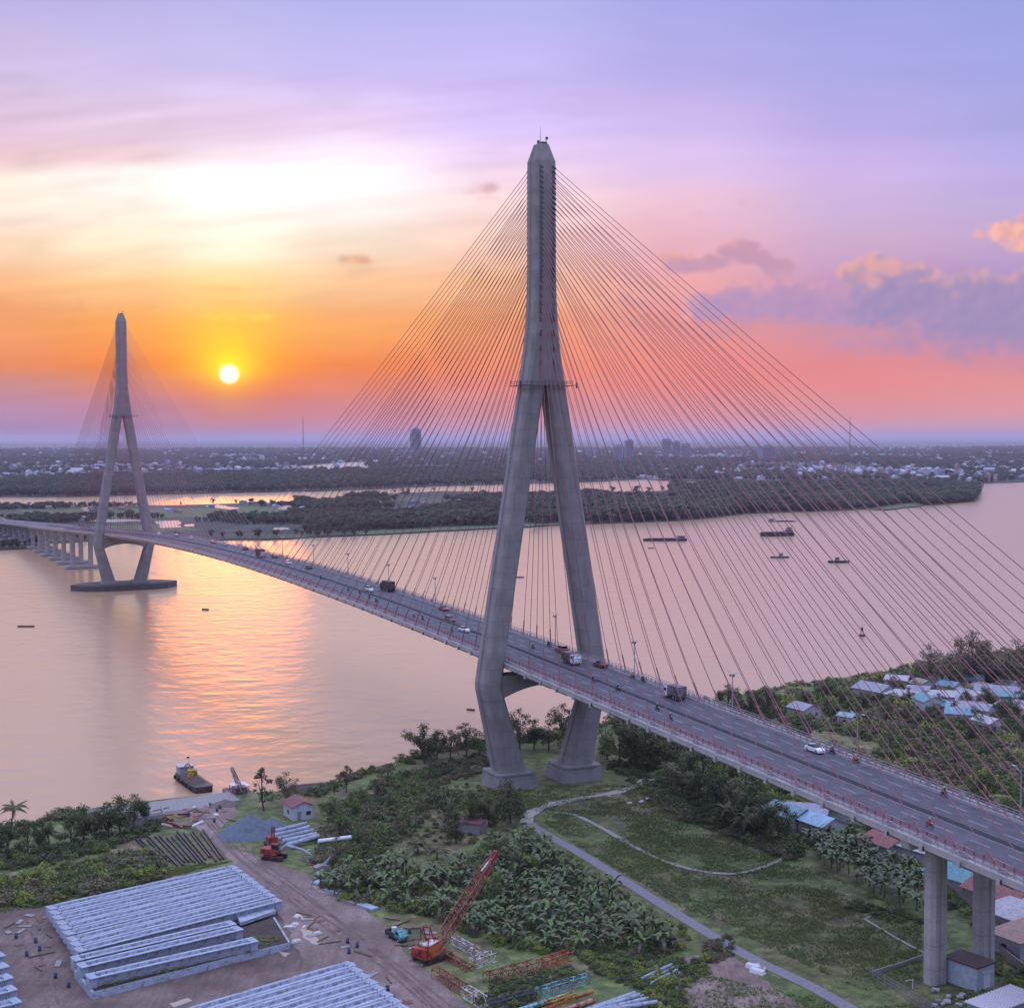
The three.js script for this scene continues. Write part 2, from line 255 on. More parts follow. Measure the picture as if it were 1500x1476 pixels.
function jag(pts, step, amp, seed, open) { seedTo(seed); const out = []; for (let i = 0; i < pts.length - (open ? 1 : 0); i++) { const a = pts[i], b = pts[(i + 1) % pts.length], L = Math.hypot(b.x - a.x, b.z - a.z), n = Math.max(1, Math.min(400, Math.round(L / step))); for (let k = 0; k < n; k++) { const t = k / n, nx = (b.z - a.z) / L, nz = -(b.x - a.x) / L, o = k ? (rnd() - 0.5) * 2 * amp : 0; out.push(new THREE.Vector3(mix(a.x, b.x, t) + nx * o, a.y, mix(a.z, b.z, t) + nz * o)); } } return out; }
function strip(pts, width, y, jitter = 0) {   // a ribbon along world points
  const curve = new THREE.CatmullRomCurve3(pts.map((p) => new THREE.Vector3(p.x, y, p.z))), n = Math.max(8, Math.round(curve.getLength() / 1.2)), g = new Geo(); let prev = null;
  for (let i = 0; i <= n; i++) { const p = curve.getPoint(i / n), d = curve.getTangent(i / n), w = width * (1 + jitter * (vnoise(i * 0.35, 3.3, 7) - 0.5)) / 2, l = [p.x - d.z * w, y, p.z + d.x * w], r = [p.x + d.z * w, y, p.z - d.x * w]; if (prev) g.quad(prev[0], prev[1], r, l); prev = [l, r]; }
  return g;
}
const inPoly = (x, z, P) => { let c = false; for (let i = 0, j = P.length - 1; i < P.length; j = i++) if ((P[i].z > z) !== (P[j].z > z) && x < (P[j].x - P[i].x) * (z - P[i].z) / (P[j].z - P[i].z) + P[i].x) c = !c; return c; };
function scatter(P, spacing, max, seed, avoid = []) {   // points at least spacing apart within a world polygon
  seedTo(seed); const xs = P.map((p) => p.x), zs = P.map((p) => p.z), x0 = Math.min(...xs), x1 = Math.max(...xs), z0 = Math.min(...zs), z1 = Math.max(...zs), cell = new Map(), out = [];
  for (let tries = 0; tries < max * 40 && out.length < max; tries++) {
    const x = rr(x0, x1), z = rr(z0, z1); if (!inPoly(x, z, P) || avoid.some((A) => inPoly(x, z, A))) continue;
    const i = Math.floor(x / spacing), j = Math.floor(z / spacing); let ok = true;
    for (let a = -1; a <= 1 && ok; a++) for (let b = -1; b <= 1 && ok; b++) for (const q of cell.get((i + a) + ',' + (j + b)) || []) if (Math.hypot(q.x - x, q.z - z) < spacing) { ok = false; break; }
    if (!ok) continue; const v = new THREE.Vector3(x, LAND, z); out.push(v); const k = i + ',' + j; if (!cell.has(k)) cell.set(k, []); cell.get(k).push(v);
  }
  return out;
}

// ------------------------------------------------------------------ the setting: river, banks, island, far shore
const waterMat = new THREE.MeshPhysicalMaterial({ color: lin(0.47, 0.31, 0.18), roughness: 0.22, ior: 1.333, specularIntensity: 0.6, bumpMap: rep(T.wave, 240), bumpScale: 0.5 });
{ const g = new THREE.PlaneGeometry(130000, 130000, 1, 1); g.rotateX(-Math.PI / 2); g.translate(0, 0, -30000); boxUV(g); setting('river_water', g, waterMat); }
function landmass(name, pts, y, mat) {
  const top = sheet(pts, y).toNonIndexed(), g = new Geo();
  for (let i = 0; i < pts.length; i++) { const a = pts[i], b = pts[(i + 1) % pts.length]; g.quad([a.x, -1, a.z], [b.x, -1, b.z], [b.x, y, b.z], [a.x, y, a.z]); }
  return setting(name, mergeGeometries([top, g.geo()]), mat);
}
const shorePx = [[-420, 1275], [-60, 1232], [40, 1214], [110, 1196], [190, 1186], [255, 1177], [335, 1170], [395, 1168], [440, 1172], [480, 1160], [520, 1142], [565, 1127], [608, 1116], [640, 1104], [690, 1096], [780, 1088], [880, 1066], [960, 1048], [1050, 1030], [1150, 1010], [1300, 988], [1420, 968], [1500, 954], [1750, 930], [2300, 900]];
const shore = jag(shorePx.map(([x, y]) => G(x, y, 0)), 6, 0.8, 5, true);
const nearLand = [...shore, new THREE.Vector3(600, 0, -560), new THREE.Vector3(600, 0, 60), new THREE.Vector3(-420, 0, 60), new THREE.Vector3(-420, 0, -260)];
landmass('riverbank_ground', nearLand, LAND, MAT.grass);
const isleNear = [[-900, 850], [-200, 812], [0, 806], [40, 804], [62, 796], [130, 793], [390, 791], [500, 786], [640, 779], [860, 768], [1000, 763], [1100, 752], [1230, 748], [1350, 741], [1425, 735], [1435, 724]];
const isleFar = [[1428, 714], [1330, 712], [1200, 713], [1000, 716], [950, 721], [860, 723], [780, 722], [650, 720], [560, 724], [490, 734], [400, 737], [250, 741], [0, 743], [-500, 750], [-900, 756]];
const islePoly = [...isleNear, ...isleFar].map(([x, y]) => G(x, y, 0));
landmass('river_island', [...jag(islePoly, 26, 5, 7)], 1.2, MAT.farLand);
const mainPx = [[-900, 736], [0, 728], [100, 728], [250, 724], [480, 719], [560, 716], [640, 712], [720, 710], [800, 708], [860, 706], [940, 702], [1000, 705], [1200, 705], [1330, 704.5], [1435, 708], [1520, 706], [2100, 703]];
const mainland = [...mainPx.map(([x, y]) => G(x, y, 0)), new THREE.Vector3(45000, 0, -15000), new THREE.Vector3(45000, 0, -80000), new THREE.Vector3(-45000, 0, -80000), new THREE.Vector3(-45000, 0, -6000)];
landmass('far_shore_ground', mainland, 1.2, MAT.farLand);
const stillWater = new THREE.MeshPhysicalMaterial({ color: lin(0.4, 0.33, 0.26), roughness: 0.35, ior: 1.333, specularIntensity: 0.5, bumpMap: rep(T.wave, 240), bumpScale: 0.3 });
const lakes = [[[438, 683], [470, 680], [500, 678], [535, 676.5], [538, 682], [532, 689], [495, 687], [460, 685]], [[80, 667], [100, 666], [118, 666.6], [118, 669], [98, 669.4]], [[250, 661.2], [268, 660.6], [270, 662], [254, 662.4]], [[560, 677], [595, 675], [592, 679], [566, 680]]];
const lakePolys = lakes.map((l) => pxPoly(l, 1.25));
for (const l of lakePolys) setting('lake', sheet(jag(l, 60, 14, 31), 1.25), stillWater);
const pondPx = [[[300, 741], [318, 739], [352, 744], [335, 746]], [[76, 757], [92, 755], [100, 760], [84, 761]], [[120, 761], [190, 760], [212, 763], [150, 765]], [[228, 763], [262, 762], [266, 772], [236, 773]], [[270, 768], [284, 767], [284, 771], [272, 771]], [[120, 744], [128, 742], [130, 748], [122, 748]], [[405, 742], [425, 740], [428, 745], [410, 746]], [[400, 773], [420, 772], [424, 775], [404, 776]]];
const pondPolys = pondPx.map((l) => pxPoly(l, 1.25));
for (const l of pondPolys) setting('pond', sheet(jag(l, 20, 3, 33), 1.25), stillWater);
const fieldMat = M(0.75, 1.0, 0.6, { map: rep(T.grass, 160) });
const fieldPx = [[[20, 746], [260, 745], [420, 741], [470, 752], [300, 757], [60, 758]], [[1270, 745], [1340, 735], [1352, 740], [1300, 746]], [[520, 783], [850, 766.5], [850, 764], [520, 778]], [[100, 770], [240, 768], [300, 776], [120, 780]]];
const fieldPolys = fieldPx.map((l) => pxPoly(l, 1.23));
for (const l of fieldPolys) setting('island_field', sheet(jag(l, 30, 5, 35), 1.23), fieldMat);

// yard, tracks, paths on the near bank
const ROADPX = [[262, 1168], [330, 1168], [352, 1190], [318, 1215], [330, 1240], [372, 1252], [440, 1276], [505, 1312], [560, 1350], [590, 1392], [640, 1432], [700, 1490], [520, 1490], [440, 1400], [405, 1330], [352, 1275], [300, 1222], [268, 1192], [200, 1200], [196, 1186]];
setting('dirt_road', sheet(jag(pxPoly(ROADPX), 2.5, 0.5, 41), LAND + 0.06), MAT.dirt);
const YARDPX = [[-60, 1336], [70, 1326], [345, 1268], [420, 1310], [470, 1380], [560, 1440], [620, 1500], [-120, 1520]];
setting('yard_ground', sheet(jag(pxPoly(YARDPX), 3, 0.6, 43), LAND + 0.03), M(0.62, 0.6, 0.62, { map: rep(T.dirt, 26), roughness: 0.95 }));
setting('quay_slab', sheet(pxPoly([[112, 1190], [215, 1176], [335, 1160], [352, 1172], [300, 1182], [196, 1196]]), LAND + 0.1), MAT.bed);
const rutMat = M(0.55, 0.5, 0.5, { map: rep(T.dirt, 9) });
for (const [o, w] of [[-1.6, 0.5], [0.1, 0.45], [1.9, 0.55], [3.4, 0.4]]) setting('wheel_rut', strip([[300, 1196], [322, 1222], [352, 1256], [398, 1290], [452, 1330], [510, 1372], [570, 1418], [640, 1480]].map(([x, y]) => G(x, y).add(new THREE.Vector3(o, 0, o * 0.4 + 1.2 * Math.sin(x * 0.02 + o)))), w, LAND + 0.064 + 0.001 * o, 0.9), rutMat);
for (const o of [-1, 0.9]) setting('wheel_rut', strip([[30, 1345], [45, 1385], [62, 1430], [85, 1490]].map(([x, y]) => G(x, y).add(new THREE.Vector3(o, 0, 0))), 0.5, LAND + 0.034, 0.9), rutMat);
const LANE = [[772, 1204], [800, 1222], [850, 1250], [930, 1300], [1010, 1350], [1100, 1403], [1190, 1446], [1250, 1480], [1300, 1510]].map(([x, y]) => G(x, y));
setting('concrete_lane', strip(LANE, 2.6, LAND + 0.08), MAT.pathStone);
setting('pale_track', strip([[770, 1206], [780, 1190], [810, 1178], [860, 1168], [905, 1160], [945, 1144], [970, 1128]].map(([x, y]) => G(x, y)), 2.7, LAND + 0.1, 0.7), MAT.pathPale);
setting('dirt_path', strip([[815, 1186], [870, 1186], [910, 1188], [952, 1190]].map(([x, y]) => G(x, y)), 0.9, LAND + 0.09, 0.8), MAT.dirt);
setting('footpath', strip([[812, 1190], [838, 1193], [880, 1212], [925, 1238], [975, 1262], [1025, 1276], [1070, 1280], [1110, 1273], [1150, 1256]].map(([x, y]) => G(x, y)), 1.15, LAND + 0.11, 0.25), MAT.pathPale);
setting('footpath', strip([[1266, 1346], [1290, 1360], [1320, 1378], [1354, 1396]].map(([x, y]) => G(x, y)), 0.5, LAND + 0.1, 0.4), MAT.pathPale);
setting('footpath', strip([[1266, 1346], [1290, 1337], [1315, 1330]].map(([x, y]) => G(x, y)), 0.4, LAND + 0.1, 0.4), MAT.pathPale);
setting('footpath', strip([[-20, 1258], [30, 1252], [80, 1243], [118, 1236]].map(([x, y]) => G(x, y)), 1.6, LAND + 0.1, 0.6), MAT.pathPale);
setting('dirt_lot', sheet(jag(pxPoly([[1000, 1402], [1060, 1392], [1100, 1420], [1180, 1476], [1200, 1500], [900, 1500], [990, 1440]]), 2, 0.7, 47), LAND + 0.04), M(0.9, 0.85, 0.86, { map: rep(T.dirt, 18) }));
for (const [q, i] of [[[[438, 1362], [452, 1358], [470, 1380], [462, 1384], [448, 1376]], 1], [[[405, 1392], [425, 1396], [418, 1402]], 2], [[[455, 1296], [480, 1300], [492, 1310], [470, 1308]], 3], [[[248, 1470], [275, 1462], [282, 1466], [255, 1476]], 4]]) setting('puddle', sheet(jag(pxPoly(q), 1, 0.25, 50 + i), LAND + 0.075), stillWater);
const mudMat = M(0.2, 0.15, 0.12, { map: rep(T.dirt, 12) });
setting('mudflat', sheet(jag(pxPoly([[395, 1164], [430, 1150], [470, 1146], [512, 1140], [500, 1150], [470, 1162], [430, 1172]], 0.05), 3, 1, 61), 0.05), mudMat);

// ------------------------------------------------------------------ the cable-stayed bridge
const bridge = thing('cable_stayed_bridge', 'long concrete cable-stayed bridge with inverted-Y pylons and red stay cables', 'bridge', new THREE.Vector3(BC.x, 0, BC.z), TH);
// local frame: x = across the deck, z = -distance along the deck
function ring(y, cx, cz, w, l, ch, gr = 0) {   // chamfered rectangle with a groove on its two x-faces
  const a = w / 2, b = l / 2, q = [[-a + ch, -b], [a - ch, -b], [a, -b + ch], [a, -0.9], [a - gr, -0.75], [a - gr, 0.75], [a, 0.9], [a, b - ch], [a - ch, b], [-a + ch, b], [-a, b - ch], [-a, 0.9], [-a + gr, 0.75], [-a + gr, -0.75], [-a, -0.9], [-a, -b + ch]];
  return q.map(([x, z]) => [cx + x, y, cz + z]);
}
const anchorsMain = Array.from({ length: 31 }, (_, i) => 17 + i * 8.3);
const anchorsSide = Array.from({ length: 31 }, (_, i) => i < 21 ? 15 + i * 8.2 : 179 + (i - 20) * 5.6);
const topAnchorY = (i) => i < 4 ? 110 + i * 3.6 : i < 9 ? 120.8 + (i - 3) * 1.9 : 130.3 + (i - 8) * 1.27;
const headW = (y) => y < 105 ? 10.6 : y < 112 ? mix(10.6, 8.4, (y - 105) / 7) : y < 124 ? mix(8.4, 6.3, (y - 112) / 12) : 5.9;
function pylon(t, far) {
  const py = new THREE.Group(); py.name = 'pylon'; py.position.z = -t; bridge.add(py);
  for (const s of [-1, 1]) {
    const g = new Geo(), R = [];
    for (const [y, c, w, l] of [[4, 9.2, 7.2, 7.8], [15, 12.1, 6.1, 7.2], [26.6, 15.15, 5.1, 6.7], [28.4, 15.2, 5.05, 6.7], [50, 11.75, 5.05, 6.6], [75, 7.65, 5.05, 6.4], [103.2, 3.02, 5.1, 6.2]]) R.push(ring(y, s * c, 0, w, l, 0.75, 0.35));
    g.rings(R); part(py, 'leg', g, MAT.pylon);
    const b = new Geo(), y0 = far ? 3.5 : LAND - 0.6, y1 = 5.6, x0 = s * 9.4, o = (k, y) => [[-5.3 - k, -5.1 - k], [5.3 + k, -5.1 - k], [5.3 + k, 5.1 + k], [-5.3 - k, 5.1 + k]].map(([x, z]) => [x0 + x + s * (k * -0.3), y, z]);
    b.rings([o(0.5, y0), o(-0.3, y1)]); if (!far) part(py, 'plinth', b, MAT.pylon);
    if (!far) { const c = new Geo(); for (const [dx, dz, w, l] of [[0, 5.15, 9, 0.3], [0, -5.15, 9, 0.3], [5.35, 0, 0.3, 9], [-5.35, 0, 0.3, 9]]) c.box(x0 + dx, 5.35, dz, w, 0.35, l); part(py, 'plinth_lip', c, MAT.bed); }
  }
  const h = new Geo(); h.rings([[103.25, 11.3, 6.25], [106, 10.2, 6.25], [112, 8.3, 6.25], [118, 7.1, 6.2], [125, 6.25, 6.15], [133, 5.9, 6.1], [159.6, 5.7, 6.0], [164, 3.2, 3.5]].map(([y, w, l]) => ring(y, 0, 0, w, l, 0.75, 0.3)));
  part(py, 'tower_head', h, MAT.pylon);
  const pl = new Geo(); for (const z of [-3.9, 3.9]) { pl.box(0, 103.2, z, 13.6, 0.16, 1.0); for (const y of [103.8, 104.3]) pl.box(0, y, z + Math.sign(z) * 0.48, 13.6, 0.06, 0.06); for (let x = -6.6; x <= 6.7; x += 1.65) pl.box(x, 103.8, z + Math.sign(z) * 0.48, 0.06, 1.1, 0.06); }
  for (const x of [-6.5, 6.5]) { pl.box(x, 103.2, 0, 1.1, 0.16, 8.6); for (const y of [103.8, 104.3]) pl.box(x + Math.sign(x) * 0.5, y, 0, 0.06, 0.06, 8.6); }
  part(py, 'inspection_platform', pl, MAT.darkSteel);
  for (const x of [-8, 8]) { const l = new Geo(); l.bar([x * 0.82, 103.2, 3.9], [x, 103.4, 3.9], 0.12); l.cyl(x, 102.6, 104.2, 3.9, 0.22, 0.22, 8); part(py, 'beacon_light', l, MAT.darkSteel); }
  const cb = new Geo(), N = 16, yb = (u) => 23.8 + 3.4 * (1 - u * u), rows = [];   // arched crossbeam under the deck
  for (let i = 0; i <= N; i++) { const u = -1 + 2 * i / N, x = u * 13.6; rows.push([[x, yb(u), -2.6], [x, yb(u), 2.6], [x, 30.2, 2.6], [x, 30.2, -2.6]]); }
  cb.rings(rows); part(py, 'crossbeam', cb, MAT.pylon);
  const an = new Geo(); an.cyl(-0.3, 163.8, 168.6, 0, 0.08, 0.03, 6); part(py, 'lightning_rod', an, MAT.darkSteel);
  const eq = new Geo(); eq.box(0.5, 164.3, 0.2, 1.4, 0.7, 1.2); part(py, 'equipment_box', eq, MAT.darkSteel);
  const e2 = new Geo(); e2.box(-1.3, 164.35, 0.9, 0.5, 0.8, 0.5); part(py, 'equipment_box', e2, MAT.darkSteel);
  const e3 = new Geo(); e3.cyl(1.1, 163.9, 165.6, 0.5, 0.07, 0.07, 6); e3.box(1.25, 165.6, 0.55, 0.5, 0.6, 0.5); part(py, 'warning_beacon', e3, MAT.darkSteel);
  if (far) {
    const o = [[-31.5, 0], [-24, -9.5], [-14, -13], [14, -13], [24, -9.5], [31.5, 0], [24, 9.5], [14, 13], [-14, 13], [-24, 9.5]];
    const c = new Geo(); c.rings([o.map(([x, z]) => [x, -1, z]), o.map(([x, z]) => [x, 3.3, z]), o.map(([x, z]) => [x * 0.985, 3.6, z * 0.97])]); part(py, 'pile_cap', c, M(0.1, 0.095, 0.09, { map: sp12 }));
    const p2 = new Geo(); for (const s of [-1, 1]) { const q = (k, y) => [[-4.6 - k, -4.8 - k], [4.6 + k, -4.8 - k], [4.6 + k, 4.8 + k], [-4.6 - k, 4.8 + k]].map(([x, z]) => [s * 9.2 + x, y, z]); p2.rings([q(0.3, 3.55), q(0, 4.9)]); } part(py, 'plinth', p2, MAT.pylon);
  }
  return py;
}
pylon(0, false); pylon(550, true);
const sagPts = (a, b, n) => Array.from({ length: n + 1 }, (_, i) => { const t = i / n, L = Math.hypot(b[0] - a[0], b[1] - a[1], b[2] - a[2]); return [mix(a[0], b[0], t), mix(a[1], b[1], t) - 4 * t * (1 - t) * L * 0.0045, mix(a[2], b[2], t)]; });
for (const [tp, dir] of [[0, 1], [0, -1], [550, 1], [550, -1]]) {
  const towardsOther = (tp === 0) === (dir === 1), list = towardsOther ? anchorsMain : anchorsSide;
  list.forEach((d, i) => {
    for (const s of [-1, 1]) {
      const t = tp + dir * d, y0 = topAnchorY(i), a = [s * Math.min(1.75, headW(y0) / 2 - 1), y0, -(tp + dir * 2.9)], b = [s * 11.35, roadY(t) + 0.35, -t], g = new Geo(), rC = tp ? 0.065 : 0.078;
      g.tube(sagPts(a, b, 8), rC, 5, false);
      const at = (k) => [mix(a[0], b[0], k), mix(a[1], b[1], k), mix(a[2], b[2], k)], L = Math.hypot(b[0] - a[0], b[1] - a[1], b[2] - a[2]);
      g.tube([at(1 - 4.2 / L), at(1)], 0.16, 6);
      const cab = part(bridge, 'stay_cable', g.geo(false), MAT.cable); if (!tp) { const k = new Geo(); k.tube([at(0), at(1.6 / L)], 0.25, 6); part(cab, 'anchor_socket', k, MAT.darkSteel); }
    }
  });
}
// deck
const T0 = -236, T1 = 702, STEP = 6;
function sweep(outline, t0, t1, step = STEP, y = roadY) { const g = new Geo(), R = []; const n = Math.ceil((t1 - t0) / step); for (let i = 0; i <= n; i++) { const t = mix(t0, t1, i / n), h = y(t); R.push(outline.map(([s, dy]) => [s, h + dy, -t])); } return g.rings(R); }
const deck = part(bridge, 'deck', sweep([[-12.1, 0], [-12.1, -0.75], [-11.2, -1.3], [-7.2, -2.8], [7.2, -2.8], [11.2, -1.3], [12.1, -0.75], [12.1, 0]], T0, T1), MAT.deck);
part(deck, 'road_surface', sweep([[-10.15, 0.004], [-10.15, 0.03], [10.15, 0.03], [10.15, 0.004]], T0, T1), MAT.asphalt);
part(deck, 'median_barrier', sweep([[-0.28, 0.03], [-0.16, 0.62], [0.16, 0.62], [0.28, 0.03]], T0, T1), M(0.13, 0.13, 0.14, { map: sp4 }));
for (const s of [-1, 1]) {
  part(deck, 'kerb', sweep([[s * 10.2, 0.0], [s * 10.2, 0.42], [s * 10.5, 0.42], [s * 10.5, 0.0]], T0, T1), MAT.deck);
  part(deck, 'edge_beam', sweep([[s * 11.75, 0], [s * 11.75, 0.35], [s * 12.15, 0.35], [s * 12.15, 0]], T0, T1), MAT.deck);
  for (const y of [0.8, 1.1, 1.45]) part(deck, 'guard_rail', sweep([[s * 10.28, y], [s * 10.28, y + 0.09], [s * 10.4, y + 0.09], [s * 10.4, y]], T0, T1), s > 0 ? MAT.railWhite : MAT.railRed);
  part(deck, 'handrail', sweep([[s * 11.9, 1.3], [s * 11.9, 1.4], [s * 12.0, 1.4], [s * 12.0, 1.3]], T0, T1), MAT.railWhite);
  const pg = new THREE.BoxGeometry(0.16, 1.15, 0.2), pm = s > 0 ? MAT.railWhite : MAT.railRed; let k = 0;
  for (let t = -176; t < 330; t += 2.05, k++) if (k < 290) { const m = part(deck, 'rail_post', pg, pm); m.position.set(s * 10.34, roadY(t) + 0.97, -t); }
  const rest = new Geo(); for (let t = T0; t < T1; t += 2.05) if (t < -177 || t > 418) rest.box(s * 10.34, roadY(t) + 0.97, -t, 0.16, 1.15, 0.2); part(deck, 'rail_post_row', rest, pm).userData.kind = 'stuff';
  const fine = new Geo(); for (let t = T0; t < T1; t += 1.6) fine.box(s * 11.95, roadY(t) + 0.82, -t, 0.08, 0.96, 0.08); part(deck, 'handrail_post_row', fine, MAT.railWhite).userData.kind = 'stuff';
}
{ // lane dashes and edge lines
  const dash = new THREE.PlaneGeometry(0.2, 4.4); dash.rotateX(-Math.PI / 2); boxUV(dash);
  for (const s of [-6.9, -3.6, 3.6, 6.9]) for (let t = -230; t < 330; t += 8) { const m = part(deck, 'lane_dash', dash, MAT.paint); m.position.set(s, roadY(t) + 0.036, -t); m.rotation.x = -Math.atan2(roadY(t + 1) - roadY(t - 1), 2) * -1; }
  for (const s of [-9.85, -0.75, 0.75, 9.85]) part(deck, 'edge_line', sweep([[s - 0.08, 0.034], [s - 0.08, 0.038], [s + 0.08, 0.038], [s + 0.08, 0.034]], T0, T1), MAT.paint);
}
{ // brackets under the edge and anchor boxes at every stay
  const bg = new Geo(); bg.hexa([[-12.45, -0.9, -0.35], [-12.45, -0.9, 0.35], [-9.6, -2.2, 0.35], [-9.6, -2.2, -0.35], [-12.45, -0.1, -0.35], [-12.45, -0.1, 0.35], [-9.6, -0.6, 0.35], [-9.6, -0.6, -0.35]]); bg.box(-12.3, -0.75, 0, 0.5, 0.8, 0.7); const bgeo = bg.geo();
  const ag = new Geo(); ag.box(-11.3, 0.4, 0, 0.6, 0.7, 0.8); ag.cyl(-11.3, 0.75, 1.15, 0, 0.24, 0.2, 8); const ageo = ag.geo();
  const ts = [...anchorsMain, ...anchorsMain.map((d) => 550 - d), ...anchorsSide.map((d) => -d), ...anchorsSide.slice(0, 18).map((d) => 550 + d)];
  for (const t of ts) { const m = part(deck, 'cable_bracket', bgeo, MAT.deck); m.position.set(0, roadY(t), -t); const q = part(deck, 'cable_bracket', bgeo, MAT.deck); q.position.set(0, roadY(t), -t); q.rotation.y = Math.PI; }
  for (const t of ts) if (t > -180 && t < 270) for (const s of [0, Math.PI]) { const m = part(deck, 'cable_anchor', ageo, MAT.railWhite); m.position.set(0, roadY(t), -t); m.rotation.y = s; }
}
for (const t of [-150, -190, -230]) {
  const pr = new THREE.Group(); pr.name = 'pier'; pr.position.z = -t; bridge.add(pr); const top = roadY(t) - 2.85;
  for (const s of [-1, 1]) { const g = new Geo(), o = (y, k = 1) => [[-1.75, -0.7], [-1.15, -1.35], [-0.35, -1.35], [-0.2, -1.1], [0.2, -1.1], [0.35, -1.35], [1.15, -1.35], [1.75, -0.7], [1.75, 0.7], [1.15, 1.35], [0.35, 1.35], [0.2, 1.1], [-0.2, 1.1], [-0.35, 1.35], [-1.15, 1.35], [-1.75, 0.7]].map(([x, z]) => [s * 5.2 + x * k, y, z * k]); g.rings([o(LAND - 0.5), o(top - 0.25)]); g.box(s * 5.2, top - 0.1, 0, 2.6, 0.32, 2); part(pr, 'column', g, MAT.deck); }
}
{ // end diaphragm of the side span at the pier, under the edge
  const g = new Geo(); for (const t of [-150, -190]) g.hexa([[-11.5, roadY(t) - 2.2, -t - 1], [11.5, roadY(t) - 2.2, -t - 1], [11.5, roadY(t) - 2.2, -t + 1], [-11.5, roadY(t) - 2.2, -t + 1], [-11.9, roadY(t) - 0.8, -t - 1], [11.9, roadY(t) - 0.8, -t - 1], [11.9, roadY(t) - 0.8, -t + 1], [-11.9, roadY(t) - 0.8, -t + 1]]); part(bridge, 'diaphragm', g, MAT.deck);
}
// approach viaduct on the far side
const via = thing('approach_viaduct', 'long grey viaduct on paired columns leading to the far end of the bridge', 'viaduct', new THREE.Vector3(BC.x, 0, BC.z), TH);
part(via, 'viaduct_deck', sweep([[-12, 0], [-12, -0.7], [-10, -2.2], [10, -2.2], [12, -0.7], [12, 0]], 702.4, 1440, 20, (t) => Math.max(roadY(t), 6)), MAT.deck);
part(via, 'road_surface', sweep([[-10.4, 0.005], [-10.4, 0.03], [10.4, 0.03], [10.4, 0.005]], 702.4, 1440, 20, (t) => Math.max(roadY(t), 6)), MAT.asphalt);
for (const s of [-1, 1]) part(via, 'parapet', sweep([[s * 11.5, 0], [s * 11.5, 1.1], [s * 11.9, 1.1], [s * 11.9, 0]], 702.4, 1440, 20, (t) => Math.max(roadY(t), 6)), MAT.deck);
for (let t = 702; t < 1400; t += 40) { const g = new Geo(), top = Math.max(roadY(t), 6) - 2.25; for (const s of [-6, 6]) g.box(s, top / 2 - 0.5, -t, 3, top + 1, 2.6); g.box(0, top - 0.6, -t, 19, 1.3, 2.9); g.box(0, 1.2, -t, 22, 1.8, 8); part(via, 'pier', g, MAT.deck); }

// ------------------------------------------------------------------ vegetation
function leafQuad(g, x, y, z, size, nx, ny, nz, col) {   // one leaf-sized face
  const a = rnd() * 6.283; let ux = Math.cos(a), uy = rr(-0.6, 0.6), uz = Math.sin(a); const d = ux * nx + uy * ny + uz * nz; ux -= d * nx; uy -= d * ny; uz -= d * nz; const l = Math.hypot(ux, uy, uz) || 1; ux /= l; uy /= l; uz /= l;
  const vx = ny * uz - nz * uy, vy = nz * ux - nx * uz, vz = nx * uy - ny * ux, s = size * 0.5, w = s * 0.62; g.color(col);
  g.quad([x - ux * s, y - uy * s, z - uz * s], [x + vx * w, y + vy * w, z + vz * w], [x + ux * s, y + uy * s, z + uz * s], [x - vx * w, y - vy * w, z - vz * w]);
}
const GREENS = { dark: [[0.060, 0.083, 0.029], [0.087, 0.114, 0.038], [0.108, 0.114, 0.048], [0.074, 0.121, 0.040]], mid: [[0.108, 0.175, 0.040], [0.161, 0.215, 0.046], [0.121, 0.148, 0.054], [0.081, 0.134, 0.040]], lime: [[0.215, 0.282, 0.040], [0.161, 0.228, 0.040], [0.255, 0.255, 0.060]], dull: [[0.175, 0.168, 0.078], [0.128, 0.141, 0.067], [0.202, 0.161, 0.094]], rust: [[0.202, 0.114, 0.074], [0.228, 0.134, 0.101], [0.121, 0.121, 0.060], [0.108, 0.148, 0.047]] };
function crownGeo(clumps, per, leaf, pal) {   // clumps [[x,y,z,r]..]
  const g = new Geo();
  for (const [cx, cy, cz, r] of clumps) { const base = pick(pal), n = Math.round(per * r * r);
    for (let i = 0; i < n; i++) { const u = rr(-1, 1), a = rnd() * 6.283, q = Math.sqrt(1 - u * u), R = r * Math.pow(rnd(), 0.4) * rr(0.75, 1.15), dx = q * Math.cos(a), dy = u, dz = q * Math.sin(a), k = rr(0.7, 1.35);
      let nx = dx + rr(-0.7, 0.7), ny = dy + rr(-0.3, 0.9), nz = dz + rr(-0.7, 0.7); const l = Math.hypot(nx, ny, nz); leafQuad(g, cx + dx * R, cy + dy * R * 0.8, cz + dz * R, leaf * rr(0.7, 1.3), nx / l, ny / l, nz / l, base.map((c) => c * k)); } }
  return g.geo(false);
}
